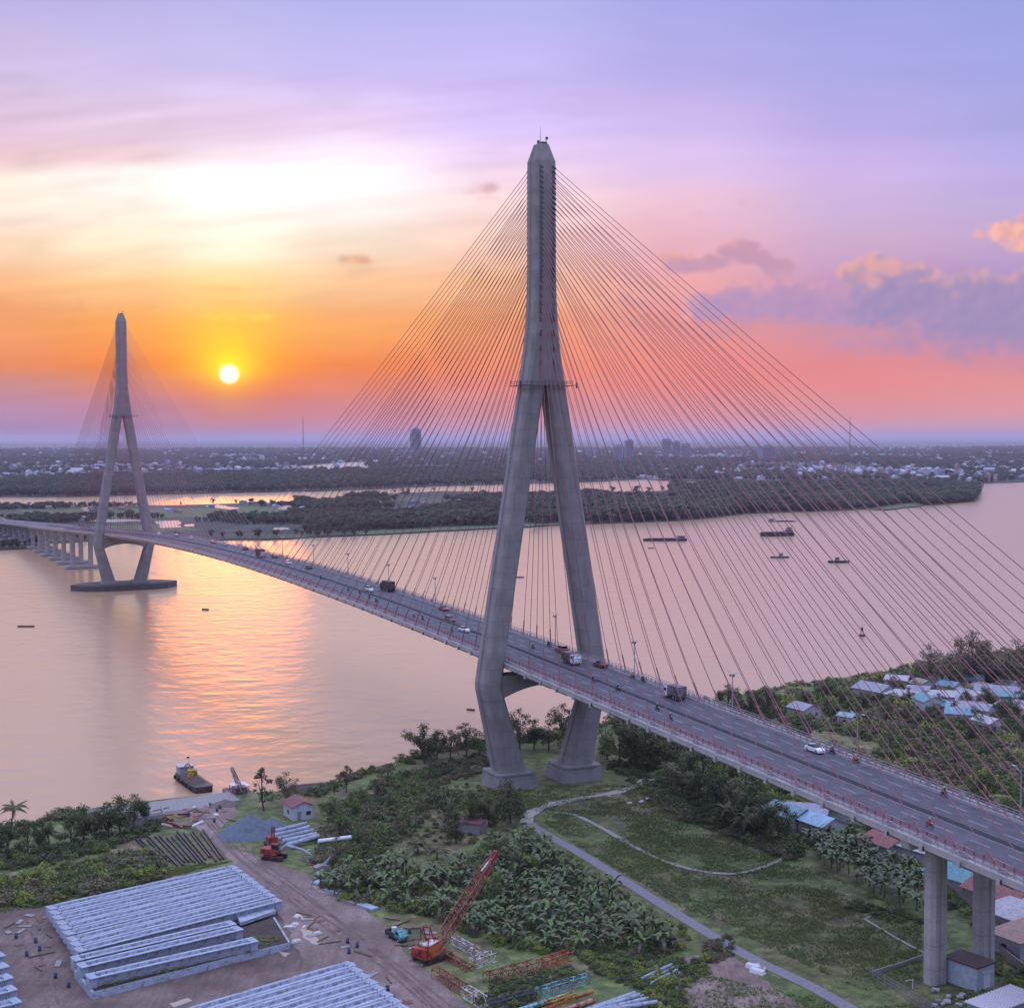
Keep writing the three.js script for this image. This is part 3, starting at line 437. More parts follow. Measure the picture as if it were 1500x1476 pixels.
function treeParts(H, R, pal, seed, open = 0.5) {   // trunk with limbs, crown of clumps
  seedTo(seed); const clumps = [], tr = new Geo(), base = H * rr(0.16, 0.26), n = 17 + Math.floor(rnd() * 7), lean = [rr(-0.4, 0.4), rr(-0.4, 0.4)];
  tr.tube([[0, -0.3, 0], [lean[0] * 0.3, base * 0.5, lean[1] * 0.3], [lean[0], base, lean[1]], [lean[0] * 1.6, H * 0.72, lean[1] * 1.6]], [H * 0.028, H * 0.022, H * 0.018, H * 0.007], 7);
  for (let i = 0; i < n; i++) { const a = i * 2.4 + rr(-0.5, 0.5), q = Math.sqrt(rnd()) * R * 0.78, y = base * 0.75 + (H - base * 0.75) * (0.08 + 0.86 * rnd()) * (1 - 0.32 * (q / R)), x = lean[0] + q * Math.cos(a), z = lean[1] + q * Math.sin(a), r = R * rr(0.22, 0.42); clumps.push([x, y, z, r]); if (i % 2 === 0) tr.tube([[lean[0], base * rr(0.85, 1.15), lean[1]], [mix(lean[0], x, 0.5), mix(base, y, 0.62), mix(lean[1], z, 0.5)], [x, y, z]], [H * 0.013, H * 0.008, H * 0.003], 5); }
  clumps.push([lean[0], H * 0.9, lean[1], R * 0.33]);
  return [tr.geo(), crownGeo(clumps, 46 * (1.2 - open), 0.5, pal)];
}
const treeKinds = {};
for (const [k, H, R, pal, n, open] of [['broad', 10.5, 5.0, GREENS.dark, 4, 0.35], ['fresh', 9.5, 4.6, GREENS.mid, 3, 0.5], ['olive', 11, 4.2, GREENS.dull, 3, 0.5], ['airy', 12.5, 5.2, GREENS.dull, 3, 0.5], ['young', 6, 2.4, GREENS.mid, 3, 0.45], ['tall', 12, 3.2, GREENS.dark, 2, 0.35]]) treeKinds[k] = Array.from({ length: n }, (_, i) => treeParts(H, R, pal, 900 + i * 13 + k.length * 101, open));
function tree(kind, pos, scale, label, group, name = 'broadleaf_tree') {
  const [tg, cg] = pick(treeKinds[kind]), o = thing(name, label, 'tree', pos, rnd() * 6.28, group), s = scale * rr(0.9, 1.1); o.scale.set(s * rr(0.9, 1.1), s, s * rr(0.9, 1.1));
  part(o, 'trunk', tg, MAT.bark); part(o, 'crown', cg, MAT.leaf); return o;
}
const bushKinds = {};
seedTo(411);
for (const k of Object.keys(GREENS)) bushKinds[k] = Array.from({ length: 3 }, () => { const cl = [], n = 7 + Math.floor(rnd() * 4); for (let i = 0; i < n; i++) { const a = i * 2.4, q = Math.sqrt(rnd()) * 1.35; cl.push([q * Math.cos(a), rr(0.35, 1.6) * (1 - q * 0.25), q * Math.sin(a), rr(0.5, 0.95)]); } return crownGeo(cl, 110, 0.34, GREENS[k]); });
function bush(kind, pos, scale, label, group) { const o = one('shrub', pick(bushKinds[kind]), MAT.leaf, label, 'shrub', group); o.position.copy(pos); o.rotation.y = rnd() * 6.28; o.scale.set(scale * rr(0.8, 1.3), scale * rr(0.75, 1.2), scale * rr(0.8, 1.3)); return o; }
// palm: leaning trunk, fronds with leaflets; banana: soft stem and broad arching leaves
function frondGeo(len, droop, pal, seed) { seedTo(seed); const g = new Geo(), n = 15; let prev = null; const at = (t) => [len * t, len * (0.42 * t - droop * t * t), 0];
  g.color([0.1, 0.11, 0.04]); g.tube([0, 0.25, 0.5, 0.75, 1].map(at), [0.05, 0.04, 0.03, 0.02, 0.01], 4, false);
  for (let i = 1; i <= n * 2; i++) { const t = 0.1 + 0.9 * i / (n * 2), p = at(t), L = len * 0.3 * Math.sin(Math.PI * Math.min(1, 0.25 + t * 0.75)) * rr(0.85, 1.1), c = pick(pal).map((v) => v * rr(0.8, 1.3)); g.color(c); for (const s of [-1, 1]) { const e = [p[0] + L * 0.55, p[1] - L * rr(0.35, 0.6), s * L * 0.75], w = 0.09 * len / 3; g.tri([p[0] - w, p[1], 0], [p[0] + w, p[1], 0], e); g.tri([p[0] - w * 0.4, p[1] + 0.02, 0], [p[0] + w, p[1], 0], [mix(p[0], e[0], 0.5) + w, mix(p[1], e[1], 0.4), e[2] * 0.5]); } }
  return g.geo(false); }
const fronds = [frondGeo(3.6, 0.55, GREENS.dark, 21), frondGeo(3.4, 0.8, GREENS.dull, 22), frondGeo(3.2, 0.3, GREENS.mid, 23)];
function palm(pos, H, label, group, scale = 1) { const o = thing('palm_tree', label, 'palm tree', pos, rnd() * 6.28, group), lean = rr(0.2, 1.2); const g = new Geo(); g.tube([[0, -0.2, 0], [lean * 0.25, H * 0.35, 0], [lean * 0.6, H * 0.7, 0], [lean, H, 0]], [0.24, 0.18, 0.15, 0.13], 7); part(o, 'trunk', g, MAT.bark);
  const n = 17; for (let i = 0; i < n; i++) { const m = part(o, 'frond', fronds[i % 3], MAT.leaf); m.position.set(lean, H, 0); m.rotation.set(0, i * 2.4, rr(-0.55, 0.45) , 'YXZ'); m.scale.setScalar(scale * rr(0.85, 1.1)); } return o; }
function bananaLeaf(seed, up, pal) { seedTo(seed); const g = new Geo(), n = 7, L = 2.7, pts = []; let x = 0, y = 0, a = up; for (let i = 0; i <= n; i++) { pts.push([x, y]); x += Math.cos(a) * L / n; y += Math.sin(a) * L / n; a -= 0.24 + 0.03 * i; }
  const W = [0.04, 0.14, 0.24, 0.28, 0.27, 0.23, 0.15, 0.02]; for (let i = 0; i < n; i++) { const [x0, y0] = pts[i], [x1, y1] = pts[i + 1], c = pick(pal).map((v) => v * rr(0.85, 1.25)); g.color(c); for (const s of [-1, 1]) g.quad([x0, y0, 0], [x1, y1, 0], [x1, y1 + 0.1 * W[i + 1] * 2, s * W[i + 1]], [x0, y0 + 0.1 * W[i] * 2, s * W[i]]); } return g.geo(false); }
const BANANAK = [[0.07, 0.115, 0.042], [0.08, 0.13, 0.045]], BANANAO = [[0.085, 0.105, 0.04], [0.1, 0.1, 0.05]];
const BANANA = [[0.11, 0.18, 0.055], [0.13, 0.21, 0.06], [0.085, 0.135, 0.05]], BANANAY = [[0.13, 0.19, 0.03], [0.11, 0.16, 0.03]], BANANAD = [[0.12, 0.09, 0.05], [0.06, 0.08, 0.04]];
const bLeaves = [bananaLeaf(1, 1.15, BANANA), bananaLeaf(2, 0.85, BANANA), bananaLeaf(3, 1.35, BANANA), bananaLeaf(4, 0.5, BANANAD)], yLeaves = [bananaLeaf(5, 1.15, BANANAY), bananaLeaf(6, 0.85, BANANAY), bananaLeaf(7, 1.3, BANANAY), bananaLeaf(8, 0.6, BANANA)];
const kLeaves = [bananaLeaf(11, 1.2, BANANAK), bananaLeaf(12, 0.8, BANANAK), bananaLeaf(13, 1.4, BANANA), bananaLeaf(14, 0.3, BANANAD)], oLeaves = [bananaLeaf(15, 1.25, BANANAO), bananaLeaf(16, 0.9, BANANA), bananaLeaf(17, 1.4, BANANAO), bananaLeaf(18, 0.2, BANANAD)];
const bStem = (() => { const g = new Geo(); g.tube([[0, -0.2, 0], [0.05, 0.9, 0], [0.02, 1.9, 0]], [0.17, 0.14, 0.09], 6); return g.geo(); })(), stemMat = M(0.13, 0.15, 0.07, { map: sp4 });
const leafMat2 = new THREE.MeshPhysicalMaterial({ vertexColors: true, roughness: 0.42, side: THREE.DoubleSide, transmission: 0.2, thickness: 0, ior: 1.4 });
function banana(label, group, yellow, seed) { seedTo(seed); const o = thing('banana_plant', label, 'banana plant', new THREE.Vector3(), 0, group); part(o, 'stem', bStem, stemMat); const n = 9; for (let i = 0; i < n; i++) { const m = part(o, 'leaf', (yellow ? yLeaves : [bLeaves, kLeaves, oLeaves][Math.round(seed / 5) % 3])[i % 4], leafMat2); m.position.y = 1.75 + rr(-0.15, 0.15); m.rotation.set(rr(-0.25, 0.25), i * 2.4 + rr(-0.3, 0.3), rr(-0.2, 0.2), 'YXZ'); m.scale.setScalar(rr(0.75, 1.12)); } return o; }
function grove(list, label, group, smin, smax, seedBase, yellowLabel) { const protos = [0, 1, 2].map((i) => null); seedTo(seedBase); let yp = null; list.forEach((p, i) => { const s = rr(smin, smax), turn = rnd() * 6.28, yel = yellowLabel && rnd() < 0.09, k = i % 3, st = seedState; let o; if (yel) { if (!yp) { yp = banana(yellowLabel, group + ' with bright leaves', true, seedBase + 77); yp.position.copy(p); yp.rotation.y = turn; yp.scale.setScalar(s * 0.8); o = yp; } else copy(yp, p, turn, s * 0.8); } else if (!protos[k]) { protos[k] = banana(label, group, false, seedBase + k * 5); protos[k].position.copy(p); protos[k].rotation.y = turn; protos[k].scale.setScalar(s); } else { const q = copy(protos[k], p, turn, [s, s * rr(0.75, 1.3), s]); q.rotation.x = rr(-0.16, 0.16); q.rotation.z = rr(-0.16, 0.16); } seedTo(st + 7919); }); }
const BANPX = [[466, 1302], [505, 1283], [560, 1270], [640, 1288], [700, 1262], [775, 1232], [812, 1262], [870, 1305], [935, 1345], [1000, 1388], [985, 1408], [860, 1398], [760, 1394], [700, 1376], [655, 1352], [610, 1340], [560, 1330], [510, 1320]];
grove(scatter(pxPoly(BANPX), 2.15, 285, 71), 'banana plant with broad green leaves in the thicket beside the dirt road', 'banana plants of the thicket', 0.65, 1.4, 300, 'small banana plant with bright yellow-green leaves in the thicket');
grove(scatter(pxPoly([[1180, 1232], [1230, 1225], [1290, 1262], [1350, 1292], [1352, 1340], [1310, 1330], [1250, 1290], [1195, 1262]]), 2.4, 60, 72), 'banana plant with narrow green leaves under the bridge by the field edge', 'banana plants along the field edge', 0.9, 1.25, 500, 'small banana plant with pale leaves at the field edge');
seedTo(1177);
for (const p of scatter(pxPoly(BANPX), 9, 16, 79)) tree(pick(['young', 'fresh', 'young']), p, rr(0.5, 0.85), 'young leafy tree rising out of the banana thicket', 'young trees in the banana thicket');
// shrubs and trees by place
const cover = [];   // the shrubs past the limit and the low growth between them, joined below as ground cover
function shrubs(px, spacing, max, seed, kinds, s0, s1, label, group, singles = max) { const P = pxPoly(px), list = scatter(P, spacing, max, seed).sort((a, b) => b.z - a.z); seedTo(seed + 5); list.forEach((p, i) => { const k = pick(kinds), sc = rr(s0, s1); if (i < singles) bush(k, p, sc, label, group); else cover.push([k, p, sc]); }); for (const p of scatter(P, spacing * 0.62, max * 2, seed + 9)) cover.push([pick(kinds), p, rr(s0, s1) * 0.55]); }
shrubs([[455, 1262], [470, 1215], [500, 1178], [555, 1146], [612, 1130], [640, 1150], [632, 1190], [600, 1225], [560, 1250], [520, 1276], [480, 1290]], 2.6, 110, 81, ['mid', 'dark', 'mid', 'dull'], 0.8, 1.35, 'green shrub on the slope between red-roofed hut and bridge pylon', 'shrubs on the slope near the pylon', 45);
shrubs([[0, 1300], [40, 1288], [100, 1272], [150, 1258], [200, 1248], [232, 1266], [236, 1286], [170, 1305], [110, 1316], [50, 1326], [-20, 1330], [-30, 1305]], 2.3, 110, 82, ['lime', 'mid', 'dull', 'dark', 'mid'], 0.85, 1.5, 'yellow-green shrub in the thicket behind the long girder stack', 'shrubs behind the girder stack', 50);
shrubs([[-20, 1262], [60, 1250], [120, 1235], [190, 1220], [225, 1204], [232, 1215], [150, 1248], [60, 1268], [-20, 1276]], 2.6, 60, 83, ['dark', 'dark', 'mid'], 0.9, 1.4, 'dark green shrub along the river edge left of the quay'.replace('left of', 'beyond'), 'shrubs along the river edge', 22);
shrubs([[600, 1134], [650, 1118], [705, 1108], [720, 1122], [690, 1140], [640, 1150]], 2.6, 30, 84, ['dark', 'dull'], 0.8, 1.2, 'dark shrub at the foot of the shore trees by the pylon', 'shrubs at the foot of the shore trees');
shrubs([[1060, 1050], [1100, 1040], [1170, 1022], [1230, 1012], [1300, 1012], [1330, 1040], [1400, 1050], [1440, 1062], [1510, 1060], [1600, 1080], [1640, 1220], [1560, 1200], [1500, 1172], [1400, 1130], [1300, 1096], [1230, 1072], [1140, 1066]], 3.2, 260, 85, ['mid', 'lime', 'rust', 'dull', 'rust', 'mid'], 0.95, 1.6, 'reddish-green shrub in the dense scrub beyond the bridge deck', 'shrubs of the scrub beyond the deck', 60);
shrubs([[945, 1160], [985, 1158], [1050, 1192], [1120, 1225], [1180, 1250], [1160, 1262], [1090, 1235], [1020, 1208], [960, 1182]], 2.2, 60, 86, ['dark', 'dark', 'dull', 'mid'], 0.8, 1.3, 'dark shrub in the hedge of trees under the bridge deck', 'shrubs under the deck', 30);
shrubs([[850, 1402], [1010, 1412], [1040, 1400], [1030, 1430], [1000, 1450], [1010, 1480], [960, 1490], [940, 1450], [870, 1425]], 2.0, 60, 87, ['mid', 'lime', 'dark', 'mid'], 0.6, 1.0, 'low green shrub overgrowing the stored steel sections', 'shrubs among the stored steel', 30);
shrubs([[700, 1470], [720, 1440], [790, 1425], [830, 1418], [850, 1430], [790, 1450], [760, 1480]], 1.8, 26, 88, ['dark', 'mid'], 0.5, 0.8, 'low dark shrub between the stacked lattice boom sections', 'shrubs between the boom sections');
shrubs([[1030, 1385], [1065, 1372], [1085, 1395], [1060, 1405], [1040, 1412]], 1.6, 10, 89, ['rust', 'dull'], 0.5, 0.8, 'brownish dry shrub beside the concrete lane', 'dry shrubs beside the lane');
shrubs([[775, 1215], [800, 1230], [900, 1300], [1000, 1362], [1010, 1378], [930, 1330], [840, 1272], [780, 1235]], 2.6, 36, 90, ['mid', 'lime'], 0.45, 0.75, 'low bright shrub on the thicket side of the concrete lane', 'shrubs along the lane', 24);
shrubs([[1250, 1320], [1340, 1345], [1350, 1352], [1300, 1350], [1240, 1330]], 2.0, 14, 91, ['dark', 'mid'], 0.5, 0.9, 'small shrub at the field edge near the bridge pier', 'shrubs near the pier');
shrubs([[1455, 1400], [1500, 1420], [1540, 1470], [1500, 1462], [1460, 1425]], 1.6, 14, 92, ['lime', 'mid'], 0.4, 0.7, 'small bright shrub behind the pump house', 'shrubs behind the pump house');
shrubs([[480, 1262], [520, 1278], [500, 1296], [470, 1300], [462, 1280]], 2, 14, 93, ['mid', 'lime'], 0.7, 1.1, 'green shrub beside the scrap machinery on the dirt road', 'shrubs beside the scrap machinery');
seedTo(1201);
const TL = [
  ['broad', 'dark broadleaf tree on the shore by the near pylon', 'trees on the shore by the near pylon', [[622, 1118, 1.0], [640, 1112, 0.95], [660, 1112, 1.05], [684, 1110, 1.05], [704, 1112, 0.9], [762, 1100, 1.0], [782, 1098, 1.05], [804, 1100, 0.95], [826, 1092, 1.15], [845, 1090, 1.2]]],
  ['broad', 'dark round tree behind the far leg of the near pylon', 'trees behind the far leg', [[890, 1112, 1.15], [908, 1120, 1.1], [930, 1128, 1.2], [948, 1120, 1.2], [968, 1128, 1.1], [915, 1100, 1.2], [985, 1112, 1.2]]],
  ['broad', 'round dark tree standing in the scrub before the near pylon', 'round trees before the pylon', [[655, 1215, 0.85], [690, 1214, 0.95], [716, 1210, 0.8], [748, 1206, 1.0], [668, 1236, 0.7], [560, 1262, 0.75], [548, 1240, 0.7]]],
  ['broad', 'dark tree in the row under the bridge deck', 'trees under the deck', [[1000, 1168, 0.95], [1022, 1176, 0.9], [1048, 1190, 1.0], [1072, 1200, 1.0], [1098, 1210, 1.0], [1120, 1226, 0.9], [1142, 1236, 0.85], [1060, 1180, 1.1], [1030, 1150, 1.1], [1100, 1190, 1.0]]],
  ['airy', 'airy feathery tree rising above the riverside houses', 'airy trees above the houses', [[1358, 1006, 0.95], [1372, 1004, 0.8], [1408, 1002, 1.3], [1428, 1004, 1.45], [1448, 1002, 1.2], [1486, 1000, 1.4], [1504, 1000, 1.5], [1476, 1010, 1.2], [1392, 1010, 0.9]]],
  ['broad', 'dark dense tree behind the riverside houses', 'dense trees behind the houses', [[1340, 1010, 0.8], [1382, 1012, 0.85], [1400, 1014, 0.85], [1478, 1006, 1.15], [1310, 1016, 0.75], [1420, 1000, 1.2], [1440, 998, 1.2], [1496, 996, 1.3], [1515, 1000, 1.3], [1460, 1002, 1.0]]],
  ['broad', 'dense dark tree at the water beside the deck railing', 'trees at the water beside the deck', [[1066, 1044, 0.95], [1082, 1046, 1.0], [1098, 1048, 0.85], [1124, 1054, 0.85]]],
  ['broad', 'dark spreading tree on the river edge beside the quay', 'trees on the river edge', [[-12, 1258, 0.9], [12, 1256, 0.8], [40, 1252, 0.75], [62, 1246, 0.7], [104, 1238, 0.65], [122, 1234, 0.7], [142, 1230, 0.75], [158, 1226, 0.75], [176, 1222, 0.7], [196, 1212, 0.6], [212, 1206, 0.5]]],
  ['broad', 'dark tree rising from the reddish scrub beyond the deck', 'trees in the scrub', [[1210, 1026, 0.7], [1262, 1040, 0.55], [1300, 1056, 0.6], [1350, 1070, 0.6], [1420, 1085, 0.65], [1470, 1064, 0.7], [1500, 1100, 0.7], [1380, 1100, 0.55], [1450, 1110, 0.6], [1340, 1022, 0.6], [1440, 1030, 0.65]]],
  ['broad', 'tree standing between the tin roofs of the riverside houses', 'trees between the riverside houses', [[1330, 1034, 0.5], [1375, 1040, 0.5], [1390, 1026, 0.6], [1416, 1040, 0.5], [1425, 1058, 0.5], [1446, 1044, 0.6], [1468, 1048, 0.5], [1480, 1058, 0.6], [1496, 1040, 0.55], [1360, 1056, 0.5], [1412, 1070, 0.5], [1510, 1064, 0.6]]],
  ['young', 'young green tree growing in the scrub beyond the deck', 'young trees beyond the deck', [[1212, 1038, 0.9], [1232, 1036, 1.0], [1250, 1050, 1.0], [1180, 1040, 0.9], [1330, 1056, 1.0], [1440, 1070, 1.1], [1480, 1080, 1.1], [1392, 1076, 0.9]]],
];
for (const [k, label, group, list] of TL) for (const [x, y, s] of list) { const kk = k === 'broad' ? pick(['broad', 'broad', 'fresh', 'olive', 'broad']) : k; tree(kk, G(x, y), s * rr(0.8, 1.25), label, group); }
for (const p of scatter([BW(15, 60, 0), BW(-225, 55, 0), BW(-225, 125, 0), BW(-120, 125, 0), BW(5, 95, 0)], 7.5, 60, 4021)) tree(pick(['fresh', 'olive', 'broad', 'young', 'airy']), p, rr(0.65, 1.05), 'green tree in the dense growth just beyond the deck railing', 'trees just beyond the deck');
for (const p of scatter(pxPoly([[470, 1215], [500, 1180], [560, 1150], [630, 1135], [640, 1190], [560, 1255], [490, 1280]]), 7, 16, 4023)) tree(pick(['fresh', 'olive', 'young']), p, rr(0.4, 0.7), 'small tree on the slope between red-roofed hut and pylon', 'small trees on the slope');
tree('tall', G(386, 1187), 0.82, 'tall dark conical tree beside the gravel heap', undefined, 'conical_tree');
tree('airy', G(420, 1178), 0.62, 'small feathery tree beside the red-roofed hut');
tree('tall', G(507, 1160), 0.58, 'slim dark tree leaning on the shore beyond the hut', undefined, 'conical_tree');
tree('young', G(489, 1164), 0.62, 'small round dark tree beside the slim shore tree');
palm(G(14, 1232), 7.5, 'slender palm standing above the river edge trees');
palm(G(72, 1240), 3.2, 'short palm with ragged fronds on the river edge');
palm(G(1173, 1042), 5.6, 'slim palm standing against the water beyond the deck');
for (const [x, y, H] of [[985, 1156, 5.2], [1015, 1170, 4.8], [1080, 1196, 5.5], [1110, 1218, 5], [1060, 1210, 4.5], [1090, 1222, 4.2]]) palm(G(x, y), H, 'dark palm with drooping fronds in the row under the deck', 'palms under the deck', 1.15);
for (const [x, y, H] of [[612, 1248, 2.2], [560, 1226, 2.0], [640, 1262, 2.4], [540, 1300, 2.0]]) palm(G(x, y), H, 'low palm with spreading fronds in the scrub near the thicket', 'low palms in the scrub', 0.9);
{ // growth along the water's edge and in the scrub
  seedTo(4004); for (let i = 0; i + 1 < shore.length; i++) { const a = shore[i], px = 750 + a.x / -a.z * FOCAL; if (px > 105 && px < 455) continue; const right = px > 1030, n = 3; for (let k = 0; k < n; k++) { const t = rnd(), x = mix(a.x, shore[i + 1].x, t), z = mix(a.z, shore[i + 1].z, t) + rr(0.8, right ? 16 : 8); cover.push([pick(right ? ['mid', 'dark', 'dull', 'lime'] : ['dark', 'mid', 'dull']), new THREE.Vector3(x, LAND, z), rr(0.6, 1.5)]); } }
  for (const p of scatter([BW(20, 36, 0), BW(-230, 36, 0), BW(-230, 125, 0), BW(-120, 125, 0), BW(10, 90, 0)], 3.1, 700, 4011)) cover.push([pick(['mid', 'rust', 'lime', 'dull', 'dark', 'mid']), p, rr(0.8, 2.2)]);
  const P = pxPoly([[1060, 1044], [1230, 1004], [1420, 976], [1520, 966], [1700, 1000], [1680, 1240], [1560, 1200], [1500, 1172], [1400, 1130], [1230, 1072]]); for (const p of scatter(P, 3.0, 520, 4010)) cover.push([pick(['mid', 'rust', 'lime', 'dull', 'dark', 'mid']), p, rr(0.9, 2.6)]);
  for (const p of scatter(pxPoly([[880, 1120], [990, 1108], [1120, 1190], [1240, 1232], [1330, 1270], [1320, 1290], [1180, 1240], [1080, 1225], [960, 1170]]), 2.2, 200, 4012)) cover.push([pick(['dark', 'mid', 'dark']), p, rr(0.6, 1.3)]);
  for (const p of scatter(pxPoly([[1290, 1240], [1540, 1330], [1560, 1420], [1450, 1370], [1380, 1320]]), 3, 60, 4014)) cover.push([pick(['dark', 'mid', 'lime']), p, rr(0.6, 1.2)]);
}
{ // ground cover: low growth between the shrubs, one mass
  const o = new THREE.Group(); o.name = 'undergrowth'; tag(o, 'low tangled green undergrowth filling the thickets on the near bank', 'undergrowth', undefined, 'stuff'); scene.add(o); seedTo(5150);
  seedTo(5151); for (const p of scatter(pxPoly(BANPX), 1.5, 420, 75)) cover.push([pick(['dark', 'mid', 'lime', 'dull']), p, rr(0.4, 1.15)]);
  for (const p of scatter(pxPoly([[640, 1150], [760, 1140], [770, 1210], [700, 1235], [600, 1240], [600, 1180]]), 2.2, 140, 76)) cover.push([pick(['dark', 'dull', 'mid']), p, rr(0.3, 0.6)]);
  const m = new THREE.Matrix4(), q = new THREE.Quaternion(), up = new THREE.Vector3(0, 1, 0);
  for (const k of Object.keys(bushKinds)) for (let v = 0; v < 3; v++) { const L = cover.filter((c, i) => c[0] === k && i % 3 === v); if (!L.length) continue; const im = new THREE.InstancedMesh(bushKinds[k][v], MAT.leaf, L.length); L.forEach(([, p, s], i) => { q.setFromAxisAngle(up, rnd() * 6.28); m.compose(p, q, new THREE.Vector3(s * rr(0.8, 1.3), s * rr(0.7, 1.1), s * rr(0.8, 1.3))); im.setMatrixAt(i, m); }); im.name = 'foliage'; o.add(im); }
}
{ // grass tufts over the open fields: nobody could count them
  const g = new Geo(); for (let i = 0; i < 5; i++) { const a = i * 1.257, c = [0.07 + 0.02 * (i % 2), 0.11, 0.03]; g.color(c); const x = Math.cos(a), z = Math.sin(a); g.tri([x * 0.05 - z * 0.05, 0, z * 0.05 + x * 0.05], [x * 0.05 + z * 0.05, 0, z * 0.05 - x * 0.05], [x * 0.24, 0.32, z * 0.24]); }
  const field = pxPoly([[640, 1170], [780, 1150], [940, 1150], [1150, 1250], [1350, 1345], [1350, 1450], [1260, 1450], [1000, 1330], [840, 1235], [790, 1200], [700, 1200]]), field2 = pxPoly([[-20, 1340], [0, 1310], [120, 1300], [250, 1270], [340, 1262], [70, 1328]]), field3 = pxPoly([[1000, 1420], [1250, 1476], [1350, 1470], [1480, 1430], [1500, 1500], [900, 1500]]);
  const lane = strip(LANE, 3.2, 0).geo(false); const list = []; seedTo(77);
  const laneNear = (x, z) => { for (let i = 0; i + 1 < LANE.length; i++) { const a = LANE[i], b = LANE[i + 1], L = (b.x - a.x) ** 2 + (b.z - a.z) ** 2, t = clamp(((x - a.x) * (b.x - a.x) + (z - a.z) * (b.z - a.z)) / L); if (Math.hypot(x - mix(a.x, b.x, t), z - mix(a.z, b.z, t)) < 1.5) return true; } return false; };
  for (const [P, n] of [[field, 26000], [field2, 3500], [field3, 3000]]) { const xs = P.map((p) => p.x), zs = P.map((p) => p.z), x0 = Math.min(...xs), x1 = Math.max(...xs), z0 = Math.min(...zs), z1 = Math.max(...zs); let k = 0, tr = 0; while (k < n && tr++ < n * 8) { const x = rr(x0, x1), z = rr(z0, z1); if (!inPoly(x, z, P) || fbm(x / 6, z / 6, 3, 4) < rr(0.3, 0.62) || laneNear(x, z)) continue; list.push([x, z]); k++; } }
  const im = new THREE.InstancedMesh(g.geo(false), MAT.leafSolid, list.length), m = new THREE.Matrix4(), q = new THREE.Quaternion(), up = new THREE.Vector3(0, 1, 0), c = new THREE.Color();
  list.forEach(([x, z], i) => { const s = rr(0.5, 1.5); q.setFromAxisAngle(up, rnd() * 6.28); m.compose(new THREE.Vector3(x, LAND, z), q, new THREE.Vector3(s, s * rr(0.6, 1.2), s)); im.setMatrixAt(i, m); const k = fbm(x / 9, z / 9, 3, 8); c.setRGB(mix(2.0, 1.0, k), mix(1.5, 1.5, k), 1.2); im.setColorAt(i, c); });
  im.name = 'grass_tufts'; tag(im, 'rough green grass covering the open field by the bridge', 'grass', undefined, 'stuff'); scene.add(im);
}

